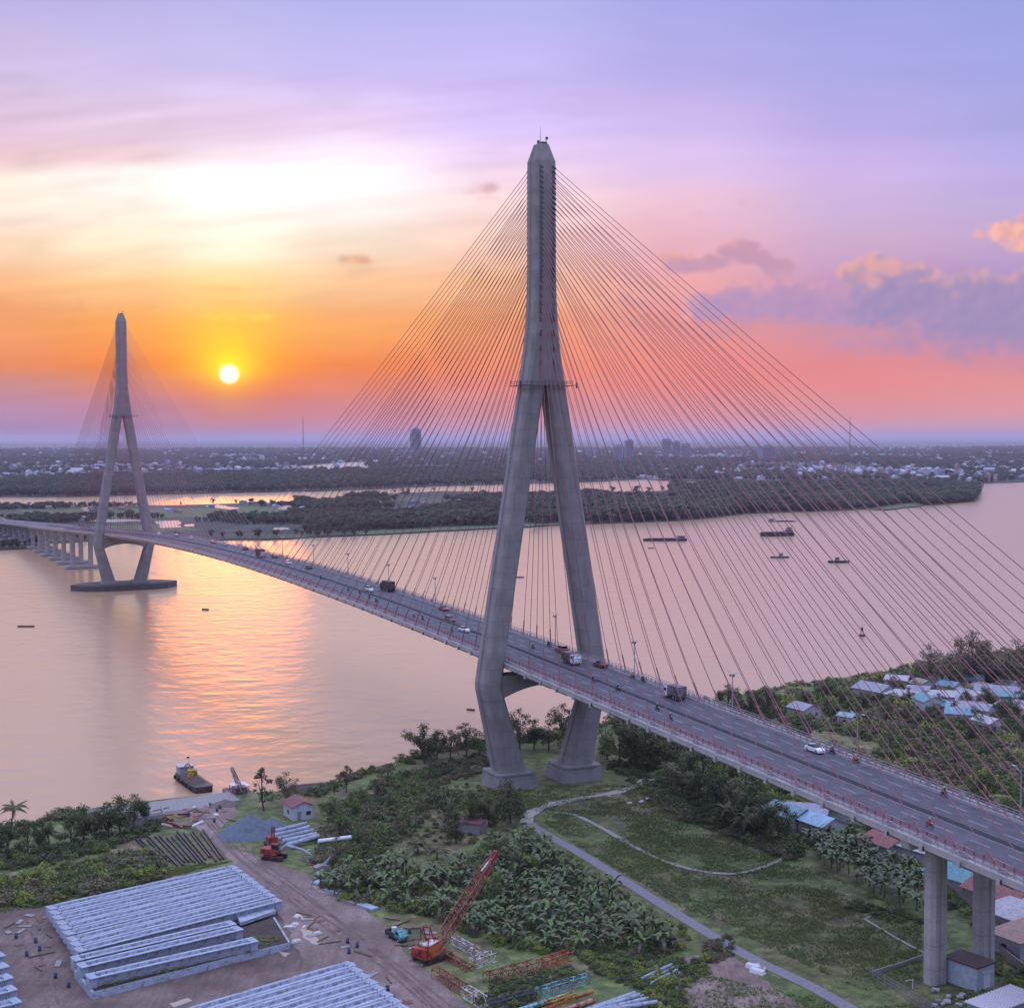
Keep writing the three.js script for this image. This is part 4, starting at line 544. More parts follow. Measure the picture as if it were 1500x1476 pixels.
// ------------------------------------------------------------------ the far shore: woods, city, towers, masts
{
  seedTo(3001); const g = new Geo();
  for (let c = 0; c < 5; c++) { const cx = rr(-2.4, 2.4), cz = rr(-2.4, 2.4), cy = rr(3, 6.5), r = rr(1.6, 2.6), b = pick(GREENS.dark); for (let i = 0; i < 26; i++) { const u = rr(-1, 1), a = rnd() * 6.28, q = Math.sqrt(1 - u * u); leafQuad(g, cx + r * q * Math.cos(a), cy + r * u * 0.9, cz + r * q * Math.sin(a), rr(1.3, 2.2), q * Math.cos(a), u, q * Math.sin(a), b.map((v) => v * rr(0.75, 1.3))); } }
  g.color([0.06, 0.045, 0.03]); g.tube([[0, 0, 0], [0, 3.5, 0]], [0.35, 0.2], 4, false);
  const geo = g.geo(false), m = new THREE.Matrix4(), q = new THREE.Quaternion(), up = new THREE.Vector3(0, 1, 0), avoid = [...pondPolys, ...fieldPolys, ...lakePolys], tint = new THREE.Color();
  const wood = (list, label) => { const im = new THREE.InstancedMesh(geo, MAT.leafSolid, list.length); list.forEach(([x, z, s], i) => { q.setFromAxisAngle(up, rnd() * 6.28); m.compose(new THREE.Vector3(x, 1.2, z), q, new THREE.Vector3(s * rr(0.8, 1.4), s, s * rr(0.8, 1.4))); im.setMatrixAt(i, m); const t = 0.3 + 0.6 * fbm(x / 70, z / 70, 2, 93) + rr(-0.1, 0.16); im.setColorAt(i, tint.setRGB(t * rr(0.95, 1.25), t * 0.86, t * 1.05)); }); im.name = numbered('forest'); tag(im, label, 'woods', undefined, 'stuff'); scene.add(im); };
  const L = [], X = islePoly.map((p) => p.x), Z = islePoly.map((p) => p.z), x0 = Math.max(-900, Math.min(...X)), x1 = Math.max(...X), z0 = Math.min(...Z), z1 = Math.max(...Z);
  const edge = isleNear.map(([x, y]) => G(x, y, 0)), edge2 = isleFar.map(([x, y]) => G(x, y, 0));
  for (let tr = 0; tr < 160000 && L.length < 17000; tr++) { const x = rr(x0, x1), z = rr(z0, z1); if (!inPoly(x, z, islePoly) || avoid.some((A) => inPoly(x, z, A))) continue; const right = smooth(-350, 150, x), qx = 750 + x / -z * FOCAL; if (qx > 600 && qx < 985 && z < -2080) continue; if (fbm(x / 130, z / 130, 4, 12) < mix(0.6, 0.34, right) + rr(-0.06, 0.06)) continue; L.push([x, z, (0.45 + 1.1 * fbm(x / 40, z / 40, 2, 91)) * rr(0.7, 1.35) * mix(0.75, 1.3, right)]); }
  for (const E of [edge, edge2]) for (let i = 2; i + 1 < E.length; i++) { const a = E[i], b = E[i + 1], n = Math.hypot(b.x - a.x, b.z - a.z) / 7; for (let k = 0; k < n; k++) { const t = rnd(), x = mix(a.x, b.x, t) + rr(-6, 6), z = mix(a.z, b.z, t) - (E === edge ? 1 : -1) * rr(4, 26); if (!inPoly(x, z, islePoly) || (x < 250 && E === edge && rnd() < 0.55) || fieldPolys.some((A) => inPoly(x, z, A))) continue; const qx = 750 + x / -z * FOCAL; if (E === edge2 && (x < 0 || qx < 980) && rnd() < 0.9) continue; L.push([x, z, rr(0.6, 1.2) * (x > 100 ? 1.25 : 0.9)]); } }
  wood(L, 'dark woods covering the long island across the river');
  const K = []; for (let tr = 0; tr < 260000 && K.length < 26000; tr++) { const d = 2100 + 9000 * Math.pow(rnd(), 1.7), x = rr(-0.45, 0.45) * d, z = -d; if (!inPoly(x, z, mainland) || avoid.some((A) => inPoly(x, z, A))) continue; const nearShore = d < 3400 ? 0.14 : 0; if (fbm(x / 420 + 9, z / 420, 4, 15) < 0.46 - nearShore + rr(-0.08, 0.08)) continue; K.push([x, z, rr(0.9, 1.5) * (1 + d / 9000)]); }
  wood(K, 'dark tree belts of the far shore between the houses');
}
{
  seedTo(3101);   // houses of the far city: the nearest as things, the rest as one mass
  const hg = (() => { const g = new Geo(); g.box(0, 0.5, 0, 1, 1, 1); g.hexa([[-0.54, 1, -0.54], [0.54, 1, -0.54], [0.54, 1, 0.54], [-0.54, 1, 0.54], [-0.54, 1.35, -0.02], [0.54, 1.35, -0.02], [0.54, 1.35, 0.02], [-0.54, 1.35, 0.02]]); return g.geo(); })();
  const tones = [[0.42, 0.44, 0.5], [0.34, 0.39, 0.46], [0.5, 0.5, 0.51], [0.22, 0.26, 0.34], [0.3, 0.2, 0.18], [0.16, 0.18, 0.22]], mats = tones.map((t) => M(...t)), names = ['pale white', 'pale blue', 'bright white', 'slate blue', 'brick red', 'dark grey'];
  const L = []; for (let tr = 0; tr < 200000 && L.length < 7000; tr++) { const d = 2350 + 13500 * Math.pow(rnd(), 1.35), x = rr(-0.42, 0.42) * d, z = -d; if (!inPoly(x, z, mainland) || lakePolys.some((A) => inPoly(x, z, A))) continue; const side = 0.06 * smooth(-0.1, 0.15, x / d); if (fbm(x / 520, z / 700, 3, 19) < 0.5 - side + (d < 3200 ? 0.06 : -0.03)) continue; const big = rnd() < 0.06 ? 2 : 1; L.push([x, z, rr(7, 15) * big, rr(4, 9) * (rnd() < 0.1 ? 2 : 1), rr(9, 20), rnd() * 3.14, Math.floor(rnd() * 6)]); }
  for (let i = 0; i < 60; i++) { const x = rr(-700, 150), z = -rr(1560, 2000); if (inPoly(x, z, islePoly) && ![...pondPolys].some((A) => inPoly(x, z, A))) L.push([x, z, rr(6, 9), rr(3, 4), rr(7, 12), rnd() * 3.14, Math.floor(rnd() * 6)]); }
  L.sort((a, b) => b[1] - a[1]); const rest = [];
  L.forEach((h, i) => { const [x, z, w, y, l, a, k] = h; if (i < 280) { const o = one('distant_house', hg, mats[k], names[k] + ' small house far across the river among the trees', 'house', names[k] + ' houses across the river'); o.position.set(x, 1, z); o.rotation.y = a; o.scale.set(w, y, l); } else rest.push(h); });
  const im = new THREE.InstancedMesh(hg, M(1, 1, 1), rest.length), m = new THREE.Matrix4(), q = new THREE.Quaternion(), c = new THREE.Color(), up = new THREE.Vector3(0, 1, 0);
  rest.forEach(([x, z, w, y, l, a, k], i) => { q.setFromAxisAngle(up, a); m.compose(new THREE.Vector3(x, 1, z), q, new THREE.Vector3(w, y, l)); im.setMatrixAt(i, m); im.setColorAt(i, c.setRGB(...tones[k])); });
  im.name = 'far_city'; tag(im, 'mass of tiny pale houses of the city spreading to the horizon', 'city', undefined, 'stuff'); scene.add(im);
}
function tower(px, topPy, w, d, dist, label, style = 0) {   // high-rise with storeys of windows
  const v = G(px, 900, 0), x = v.x / -v.z * dist, H = EYE + (642 - topPy) / FOCAL * dist, o = thing('high_rise', label, 'high-rise', new THREE.Vector3(x, 1, -dist), rr(-0.3, 0.3)); const body = new Geo();
  if (style === 1) { const R = []; for (let i = 0; i <= 6; i++) { const y = H * (0.8 + 0.2 * i / 6), k = Math.sqrt(Math.max(0.05, 1 - (i / 6.3) ** 2)); R.push([[-w / 2 * k, y, -d / 2], [w / 2 * k, y, -d / 2], [w / 2 * k, y, d / 2], [-w / 2 * k, y, d / 2]]); } body.box(0, H * 0.4, 0, w, H * 0.8, d); body.rings(R); } else { body.box(0, H / 2, 0, w, H, d); body.box(w * 0.1, H + 2, 0, w * 0.5, 4, d * 0.5); }
  part(o, 'wall', body, M(0.3, 0.34, 0.42, { map: sp12 })); const n = Math.floor(H / 7); for (let i = 1; i < n; i++) { const g = new Geo(), k = style === 1 && i / n > 0.8 ? 0.6 : 1; g.box(0, i * 7, d / 2 + 0.15, w * 0.88 * k, 3, 0.3); part(o, 'window', g, MAT.glass); } return o;
}
seedTo(3201);
tower(610, 627, 42, 34, 6000, 'tall dark tower with a rounded top standing above the far city', 1); tower(600, 660, 40, 40, 5900, 'low block at the foot of the rounded tower');
tower(921, 646, 30, 26, 5600, 'slim dark tower beside a lower block on the far shore'); tower(905, 654, 36, 26, 5500, 'lower block beside the slim tower on the far shore');
tower(976, 645, 40, 30, 6100, 'broad tower of the paired high-rises in the far city'); tower(990, 648, 34, 30, 6000, 'narrower tower of the paired high-rises in the far city'); tower(1004, 652, 40, 30, 6200, 'lowest block next to the paired high-rises');
tower(1122, 655, 56, 40, 5200, 'squat high-rise behind the island woods'); tower(660, 664, 50, 36, 6400, 'wide low office block in the far city'); tower(865, 660, 36, 36, 6200, 'pale mid-rise block in the middle of the far city'); tower(1070, 661, 40, 30, 6600, 'isolated mid-rise block of the far city'); tower(35, 697, 74, 30, 3300, 'wide dark warehouse block beyond the viaduct');
for (const [px, top, dist, label] of [[446, 611, 5000, 'thin radio mast beside the setting sun'], [1243, 614, 5200, 'thin radio mast above the far city behind the stay cables']]) {
  const v = G(px, 900, 0), o = thing('radio_mast', label, 'mast', new THREE.Vector3(v.x / -v.z * dist, 1, -dist)), H = EYE + (642 - top) / FOCAL * dist, g = new Geo(); for (let i = 0; i < 3; i++) { const a = i * 2.094; g.bar([3 * Math.cos(a), 0, 3 * Math.sin(a)], [0.4 * Math.cos(a), H, 0.4 * Math.sin(a)], 0.8); } for (let y = 6; y < H; y += 8) { const r = mix(3, 0.4, y / H); for (let i = 0; i < 3; i++) { const a = i * 2.094, b = a + 2.094; g.bar([r * Math.cos(a), y, r * Math.sin(a)], [r * Math.cos(b), y + 6, r * Math.sin(b)], 0.5); } } part(o, 'lattice', g, M(0.25, 0.12, 0.12)); const a = new Geo(); a.cyl(0, H, H + 8, 0, 0.4, 0.2, 5); part(o, 'antenna', a, MAT.galv);
}

// ------------------------------------------------------------------ street lamps along the far railing
{
  const mk = (t, s, label, group) => { const o = thing('street_lamp', label, 'street lamp', BW(t, s, roadY(t)), TH, group); const H = 8.6;
    const p = new Geo(); p.tube([[0, 0, 0], [0, H * 0.5, 0], [0, H, 0]], [0.15, 0.12, 0.09], 7); p.cyl(0, 0, 0.5, 0, 0.24, 0.22, 8); part(o, 'pole', p, MAT.galv);
    for (const d of [-1, 1]) { const a = new Geo(); a.tube([[0, H - 0.7, 0], [0, H - 0.1, d * 0.7], [0, H + 0.35, d * 1.4]], [0.06, 0.055, 0.05], 5); const arm = part(o, 'arm', a, MAT.galv); const h = new Geo(); h.hexa([[-0.16, H + 0.22, d * 1.3], [0.16, H + 0.22, d * 1.3], [0.13, H + 0.3, d * 2.1], [-0.13, H + 0.3, d * 2.1], [-0.13, H + 0.42, d * 1.3], [0.13, H + 0.42, d * 1.3], [0.1, H + 0.42, d * 2.1], [-0.1, H + 0.42, d * 2.1]]); part(arm, 'lamp_head', h, MAT.lampHead); }
    for (const [x, z] of [[-0.3, -0.3], [0.3, -0.3], [0, 0.35]]) { const f = new Geo(); f.bar([0, H - 1.0, 0], [x, H - 0.55, z], 0.06); f.box(x * 1.2, H - 0.4, z * 1.2, 0.3, 0.34, 0.3); part(o, 'floodlight', f, MAT.darkSteel); } return o; };
  const ts = [14.6, -26.9, -68.4, -110, -151.5, 56, 97.6, 139, 181, 222, 264]; const first = mk(ts[0], 11.55, 'twin-armed grey street lamp on the river side railing of the bridge', 'street lamps along the railing');
  for (const t of ts.slice(1)) copy(first, BW(t, 11.55, roadY(t)), TH);
}
// ------------------------------------------------------------------ vehicles on the deck
const wheelGeo = (() => { const t = new THREE.CylinderGeometry(1, 1, 0.62, 14); t.rotateZ(Math.PI / 2); return t; })(), rimGeo = (() => { const t = new THREE.CylinderGeometry(0.6, 0.55, 0.66, 10); t.rotateZ(Math.PI / 2); return t; })();
function wheel(o, x, z, r) { const w = part(o, 'wheel', wheelGeo, MAT.tyre); w.position.set(x, r, z); w.scale.set(r * 0.95, r, r); part(w, 'rim', rimGeo, MAT.galv); }
const headMat = M(0.85, 0.85, 0.8, { roughness: 0.15 }), tailMat = M(0.5, 0.03, 0.03, { roughness: 0.3 });
function profile(pts, w, bevel) { const s = new THREE.Shape(pts.map(([z, y]) => new THREE.Vector2(z, y))), g = new THREE.ExtrudeGeometry(s, { depth: w - bevel * 2, bevelEnabled: true, bevelSize: bevel, bevelThickness: bevel, bevelSegments: 2, steps: 1 }); g.translate(0, 0, -(w - bevel * 2) / 2); g.rotateY(-Math.PI / 2); g.computeVertexNormals(); return g; }   // side outline (z forward), extruded across x
const bodyP = [[-2.1, 0.32], [-2.15, 0.75], [-2.0, 0.92], [-1.1, 0.98], [0.75, 0.95], [1.85, 0.78], [2.1, 0.6], [2.1, 0.32]], cabinP = [[-1.65, 0.95], [-1.0, 1.4], [0.25, 1.42], [1.05, 0.95]], suvB = [[-2.15, 0.4], [-2.2, 1.0], [-2.05, 1.12], [0.9, 1.12], [2.0, 0.98], [2.15, 0.7], [2.15, 0.4]], suvC = [[-2.05, 1.1], [-1.85, 1.75], [0.25, 1.78], [1.0, 1.1]];
function car(px, py, dir, col, label, suv = false) {
  const d = onDeck(px, py), o = thing('car', label, 'car', BW(d.t, clamp(d.s, -9.2, 9.2), d.y), TH + (dir > 0 ? Math.PI : 0)), paint = new THREE.MeshPhysicalMaterial({ color: lin(...col), roughness: 0.35, clearcoat: 0.7, clearcoatRoughness: 0.1 });
  part(o, 'body', profile(suv ? suvB : bodyP, 1.78, 0.09), paint); const c = part(o, 'cabin', profile(suv ? suvC : cabinP, 1.5, 0.1), MAT.glass); const rf = new Geo(); if (suv) rf.box(0, 1.83, -0.8, 1.36, 0.07, 2.0); else rf.box(0, 1.475, -0.38, 1.34, 0.06, 1.3); part(c, 'roof', rf, paint);
  for (const x of [-0.82, 0.82]) for (const z of [-1.35, 1.35]) wheel(o, x, z, suv ? 0.36 : 0.32);
  for (const x of [-0.62, 0.62]) { const h = new Geo(); h.box(x, suv ? 0.85 : 0.66, suv ? 2.2 : 2.13, 0.36, 0.16, 0.12); part(o, 'headlight', h, headMat); const t = new Geo(); t.box(x, suv ? 0.95 : 0.78, suv ? -2.28 : -2.22, 0.34, 0.16, 0.1); part(o, 'tail_light', t, tailMat); }
  return o;
}
function truck(px, py, dir, cab, box, L, Hb, label) {
  const d = onDeck(px, py), o = thing('truck', label, 'truck', BW(d.t, clamp(d.s, -8.9, 8.9), d.y), TH + (dir > 0 ? Math.PI : 0)); const cm = painted(...cab), W = 2.3;
  part(o, 'cab', profile([[L / 2 - 1.9, 0.55], [L / 2 - 1.9, 2.5], [L / 2 - 0.5, 2.5], [L / 2 - 0.05, 1.5], [L / 2, 0.55]], W, 0.08), cm); const ws = new Geo(); ws.quad([-W * 0.43, 1.55, L / 2 + 0.02], [W * 0.43, 1.55, L / 2 + 0.02], [W * 0.41, 2.38, L / 2 - 0.38], [-W * 0.41, 2.38, L / 2 - 0.38]); part(o, 'windscreen', ws, MAT.glass);
  for (const x of [-1, 1]) { const w = new Geo(); w.box(x * (W / 2 + 0.02), 1.95, L / 2 - 1.05, 0.03, 0.7, 0.95); part(o, 'side_window', w, MAT.glass); const h = new Geo(); h.box(x * 0.85, 0.85, L / 2 + 0.06, 0.38, 0.22, 0.1); part(o, 'headlight', h, headMat); }
  const b = new Geo(); b.box(0, 0.95 + Hb / 2, -1.05, W + 0.1, Hb, L - 2.15); const cargo = part(o, 'cargo_box', b, painted(...box)); const r = new Geo(); for (let z = -L / 2 + 0.4; z < L / 2 - 2.3; z += 0.75) for (const x of [-1, 1]) r.box(x * (W / 2 + 0.08), 0.95 + Hb / 2, z, 0.06, Hb * 0.94, 0.08); part(cargo, 'side_ribs', r, painted(...box.map((v) => v * 0.8)));
  const f = new Geo(); f.box(0, 0.75, -0.2, 1.1, 0.3, L - 0.6); part(o, 'chassis', f, MAT.darkSteel);
  for (const x of [-0.95, 0.95]) for (const z of [L / 2 - 1.2, -L / 2 + 2.1, -L / 2 + 1.0]) wheel(o, x, z, 0.48); return o;
}
car(541, 866, -1, [0.75, 0.77, 0.8], 'white hatchback alone in its lane beside the dark truck', true);
truck(586, 864, 1, [0.03, 0.03, 0.03], [0.1, 0.07, 0.07], 8.5, 2.5, 'dark brown box truck passing the white hatchback');
car(650, 894, -1, [0.3, 0.05, 0.045], 'red car leading two cars on the main span');
car(659, 911, -1, [0.16, 0.025, 0.03], 'dark red car between a red car and a white sedan', true);
car(680, 925, -1, [0.72, 0.76, 0.8], 'white sedan approaching the near pylon');
car(824, 955, 1, [0.32, 0.06, 0.05], 'red van beside the tan truck at the near pylon', true);
truck(837, 972, -1, [0.7, 0.76, 0.85], [0.2, 0.15, 0.13], 6.6, 1.9, 'small truck with white cab and tan load at the near pylon');
car(884, 976, 1, [0.14, 0.05, 0.05], 'dark maroon car beside the far pylon leg');
truck(988, 1023, 1, [0.62, 0.68, 0.75], [0.2, 0.19, 0.21], 6.6, 2.2, 'grey box truck with white cab on the side span');
car(1194, 1101, -1, [0.78, 0.8, 0.84], 'white car alone on the side span');
truck(382, 816, -1, [0.5, 0.45, 0.45], [0.22, 0.09, 0.06], 8.5, 2.6, 'reddish box truck on the middle of the main span');
car(422, 826, -1, [0.6, 0.6, 0.65], 'silver car following the reddish box truck'); car(343, 798, 1, [0.6, 0.6, 0.66], 'pale car on the crest of the main span'); car(286, 789, 1, [0.7, 0.7, 0.75], 'white car near the far pylon'); car(232, 783, -1, [0.65, 0.68, 0.72], 'white car passing the far pylon');
for (const [x, y, d, c, l] of [[262, 786, -1, [0.1, 0.1, 0.12], 'dark car beyond the crest near the far pylon'], [312, 796, -1, [0.2, 0.05, 0.05], 'small red car on the far half of the main span'], [362, 805, 1, [0.08, 0.08, 0.1], 'black car meeting the reddish box truck'], [402, 817, 1, [0.12, 0.12, 0.14], 'dark grey car beside the silver car'], [452, 833, 1, [0.05, 0.05, 0.07], 'black car alone between silver car and white hatchback'], [724, 925, 1, [0.1, 0.05, 0.05], 'dark brown car half hidden by the near pylon leg']]) car(x, y, d, c, l);
// motorbikes and riders
const riderGeo = (() => {   // one continuous body, seated and leaning forward
  const J = { hip: [0, 0.8, -0.28], chest: [0, 1.18, -0.1], neck: [0, 1.34, -0.04], head: [0, 1.5, 0] }, B = [[J.hip, J.chest, 0.17, 0.18], [J.chest, J.neck, 0.15, 0.07], [J.neck, J.head, 0.07, 0.135]];
  for (const s of [-1, 1]) B.push([[s * 0.2, 1.27, -0.08], [s * 0.3, 1.05, 0.1], 0.075, 0.06], [[s * 0.3, 1.05, 0.1], [s * 0.29, 1.0, 0.36], 0.058, 0.045], [[s * 0.1, 0.78, -0.28], [s * 0.19, 0.72, 0.12], 0.105, 0.085], [[s * 0.19, 0.72, 0.12], [s * 0.17, 0.34, 0.02], 0.08, 0.055], [[s * 0.17, 0.32, 0.02], [s * 0.17, 0.3, 0.16], 0.05, 0.045]);
  const n = 44, mc = new MarchingCubes(n, new THREE.MeshBasicMaterial(), false, false, 60000), C = [0, 0.95, 0], h = 0.8; mc.isolation = 0;
  for (let k = 0; k < n; k++) for (let j = 0; j < n; j++) for (let i = 0; i < n; i++) { const x = C[0] + (i - n / 2) / (n / 2) * h, y = C[1] + (j - n / 2) / (n / 2) * h, z = C[2] + (k - n / 2) / (n / 2) * h; let D = 9; for (const [a, b, r0, r1] of B) { const bx_ = b[0] - a[0], by_ = b[1] - a[1], bz_ = b[2] - a[2], t = clamp(((x - a[0]) * bx_ + (y - a[1]) * by_ + (z - a[2]) * bz_) / (bx_ * bx_ + by_ * by_ + bz_ * bz_)), q = Math.hypot(x - a[0] - bx_ * t, y - a[1] - by_ * t, z - a[2] - bz_ * t) - mix(r0, r1, t), k2 = 0.045, m = clamp(0.5 + 0.5 * (D - q) / k2); D = mix(D, q, m) - k2 * m * (1 - m); } mc.field[i + j * n + k * n * n] = -D; }
  mc.update(); const g = new THREE.BufferGeometry(), P = mc.positionArray.slice(0, mc.count * 3); for (let i = 0; i < mc.count; i++) for (let q = 0; q < 3; q++) P[i * 3 + q] = P[i * 3 + q] * h + C[q]; g.setAttribute('position', new THREE.BufferAttribute(P, 3)); g.setAttribute('normal', new THREE.BufferAttribute(mc.normalArray.slice(0, mc.count * 3), 3)); return g;
})();
const bikeParts = (() => { const b = new Geo(); b.tube([[0, 0.62, 0.5], [0, 0.5, 0.2], [0, 0.45, -0.1], [0, 0.62, -0.45], [0, 0.66, -0.75]], [0.09, 0.12, 0.14, 0.14, 0.08], 7); b.tube([[0, 0.3, 0.68], [0, 0.75, 0.52], [0, 0.98, 0.42]], [0.05, 0.06, 0.05], 6); const h = new Geo(); h.tube([[-0.34, 0.98, 0.33], [0, 1.0, 0.42], [0.34, 0.98, 0.33]], 0.03, 5); const s = new Geo(); s.hexa([[-0.12, 0.72, -0.7], [0.12, 0.72, -0.7], [0.11, 0.68, 0.05], [-0.11, 0.68, 0.05], [-0.1, 0.8, -0.7], [0.1, 0.8, -0.7], [0.09, 0.75, 0.05], [-0.09, 0.75, 0.05]]); const w = new THREE.TorusGeometry(0.26, 0.055, 6, 16); w.rotateY(Math.PI / 2); const l = new THREE.SphereGeometry(0.09, 8, 6); l.translate(0, 0.9, 0.5); return { b: b.geo(), h: h.geo(), s: s.geo(), w, l }; })();
const hairMat = M(0.5, 0.5, 0.52, { roughness: 0.3 }), helmetGeo = (() => { const g = new THREE.SphereGeometry(0.165, 12, 8, 0, 6.283, 0, 1.75); g.translate(0, 1.53, -0.01); return g; })();
function biker(px, py, dir, shirt, bikeCol, word) {
  const d = onDeck(px, py), pos = BW(d.t, clamp(d.s, -9.7, 9.7), d.y), turn = TH + (dir > 0 ? Math.PI : 0), o = thing('motorbike', word[1] + ' motorbike ridden by a person in ' + word[0] + ' on the bridge', 'motorbike', pos, turn, 'motorbikes on the bridge');
  part(o, 'body', bikeParts.b, painted(...bikeCol)); part(o, 'handlebar', bikeParts.h, MAT.darkSteel); part(o, 'seat', bikeParts.s, MAT.tyre); part(o, 'headlight', bikeParts.l, headMat); for (const z of [-0.62, 0.68]) { const w = part(o, 'wheel', bikeParts.w, MAT.tyre); w.position.set(0, 0.31, z); }
  const r = thing('person', 'person in ' + word[0] + ' riding a ' + word[1] + ' motorbike on the bridge', 'person', pos, turn, 'riders on the bridge'); part(r, 'body', riderGeo, M(...shirt)); part(r, 'helmet', helmetGeo, hairMat);
}
const dk = ['a dark jacket', 'dark'], NAV = [0.03, 0.04, 0.08], BK = [0.03, 0.03, 0.035];
for (const [x, y, dir, shirt, bc, w] of [[510, 866, -1, BK, BK, dk], [527, 870, -1, NAV, BK, ['a navy shirt', 'black']], [541, 876, -1, BK, [0.1, 0.02, 0.02], ['a black shirt', 'maroon']], [551, 882, -1, NAV, BK, ['a blue-black jacket', 'black']], [606, 904, -1, [0.3, 0.32, 0.5], BK, ['a pale blue shirt', 'black']], [619, 908, -1, BK, BK, ['a charcoal top', 'dark']], [662, 925, -1, BK, NAV, ['a black coat', 'navy']], [781, 951, -1, NAV, BK, ['a dark blue shirt', 'black']], [869, 999, -1, BK, BK, ['a black jacket', 'dark']], [897, 940, 1, BK, BK, ['dark clothes', 'black']], [941, 992, 1, [0.3, 0.22, 0.1], BK, ['an ochre jacket', 'black']], [963, 997, 1, NAV, BK, ['a navy jacket', 'dark']], [963, 1041, -1, BK, BK, ['a black top', 'black']], [982, 1055, -1, [0.05, 0.08, 0.07], BK, ['a dark green shirt', 'black']], [1250, 1100, 1, [0.2, 0.04, 0.09], BK, ['a crimson shirt', 'black']], [1292, 1112, 1, [0.45, 0.16, 0.06], BK, ['an orange shirt', 'dark']], [1416, 1161, 1, BK, [0.12, 0.03, 0.04], ['a black shirt', 'maroon']], [1362, 1212, -1, [0.5, 0.05, 0.04], [0.3, 0.04, 0.04], ['a bright red jacket', 'red']], [470, 848, -1, BK, BK, ['a grey-black jacket', 'dark']], [905, 1012, -1, NAV, BK, ['a dark navy shirt', 'black']]]) biker(x, y, dir, shirt, bc, w);

// ------------------------------------------------------------------ boats on the river
function hullGeo(L, W, H, bow = 0.25) { const g = new Geo(), R = []; for (let i = 0; i <= 12; i++) { const u = i / 12, t = u < 1 - bow ? 1 : Math.sqrt(Math.max(0.02, 1 - ((u - 1 + bow) / bow) ** 2)), st = u < 0.06 ? 0.8 : 1, w = W / 2 * t * st, z = (u - 0.5) * L, s = H * (1 + 0.35 * Math.max(0, u - 0.75) * 4 * 0.35 + (u < 0.1 ? 0.06 : 0)); R.push([[-w, s, z], [-w * 0.92, -0.4, z], [w * 0.92, -0.4, z], [w, s, z]]); } return g.rings(R); }
function boat(px, py, L, W, H, turn, col, label, kind) {
  const p = G(px, py, 0), o = thing(kind === 'small' ? 'motorboat' : 'river_barge', label, 'boat', new THREE.Vector3(p.x, 0, p.z), turn); const dark = painted(...col);
  part(o, 'hull', hullGeo(L, W, H), dark);
  if (kind !== 'small') { const c = new Geo(); c.box(0, H + 0.25, L * 0.08, W * 0.8, 0.7, L * 0.62); part(o, 'hold_coaming', c, M(0.1, 0.08, 0.07, { map: sp4 })); }
  const z = kind === 'small' ? -L * 0.08 : -L * 0.38, h = new Geo(); if (L < 9) { const q = new Geo(); for (const u of [-0.2, 0.15]) q.box(0, H * 0.8, u * L, W * 0.7, 0.08, 0.4); part(o, 'thwart', q, M(0.12, 0.1, 0.08)); return o; } h.box(0, H + 1.1, z, W * 0.75, 2.2, L * 0.16); const ca = part(o, 'cabin', h, M(0.2, 0.2, 0.24)); const r = new Geo(); r.box(0, H + 2.3, z, W * 0.86, 0.18, L * 0.2); part(ca, 'roof', r, M(0.12, 0.13, 0.16)); const w = new Geo(); w.box(0, H + 1.5, z, W * 0.77, 0.6, L * 0.12); part(ca, 'window', w, MAT.glass);
  if (kind === 'tall') { const u = new Geo(); u.box(0, H + 3.6, z, W * 0.6, 2.2, L * 0.1); part(o, 'wheelhouse', u, M(0.16, 0.17, 0.22)); } const m = new Geo(); m.cyl(0, H + 2.3, H + (kind === 'small' ? 3.4 : 5.5), z, 0.08, 0.05, 5); part(o, 'mast', m, MAT.darkSteel); return o;
}
boat(974, 792, 38, 8, 1.9, Math.PI * 0.5 + 3.2, [0.03, 0.03, 0.035], 'long low dark cargo barge with its cabin at the stern'); boat(1138, 785, 31, 9, 3.4, Math.PI * 0.5 + 3.3, [0.025, 0.03, 0.04], 'high-sided dark cargo barge with a wheelhouse', 'tall');
boat(1142, 817, 14, 4, 1.1, Math.PI * 0.5 + 3.3, [0.03, 0.03, 0.035], 'small dark boat with a raised stern cabin', 'small'); boat(1229, 824, 15, 5, 1.5, Math.PI * 0.5, [0.025, 0.03, 0.035], 'dark tug with a rounded cabin apart from the barges', 'small');
boat(1146, 764, 30, 4, 0.7, Math.PI * 0.5, [0.06, 0.05, 0.05], 'thin low barge close to the island woods'); boat(38, 918, 8, 2, 0.6, Math.PI * 0.5, [0.04, 0.035, 0.03], 'tiny rowing boat leaving a wake below the viaduct', 'small'); boat(301, 893, 4, 1.6, 0.6, 1.2, [0.04, 0.03, 0.03], 'tiny boat in the sunset glitter', 'small'); boat(954, 803, 5, 1.8, 0.6, 1.4, [0.06, 0.05, 0.05], 'tiny sampan below the long low barge', 'small'); boat(690, 1040, 3, 1.4, 0.4, 1.0, [0.04, 0.035, 0.03], 'tiny drifting skiff beside the pylon knee', 'small'); boat(762, 846, 5, 2, 0.7, 1.2, [0.2, 0.05, 0.05], 'tiny reddish boat between the pylon legs', 'small');
{ const p = G(1263, 932, 0), o = thing('channel_buoy', 'dark channel buoy with a lattice top on open water', 'buoy', new THREE.Vector3(p.x, 0, p.z)); const f = new Geo(); f.cyl(0, -0.4, 0.9, 0, 1.5, 1.3, 12); part(o, 'float', f, MAT.darkSteel); const l = new Geo(); for (let i = 0; i < 4; i++) { const a = i * 1.571 + 0.78; l.bar([1 * Math.cos(a), 0.9, 1 * Math.sin(a)], [0.25 * Math.cos(a), 4.2, 0.25 * Math.sin(a)], 0.12); } part(o, 'lattice', l, MAT.darkSteel); const t = new Geo(); t.cyl(0, 2.6, 4, 0, 0.6, 0.5, 8); t.cyl(0, 4.2, 6, 0, 0.06, 0.04, 5); part(o, 'top_mark', t, MAT.darkSteel); }

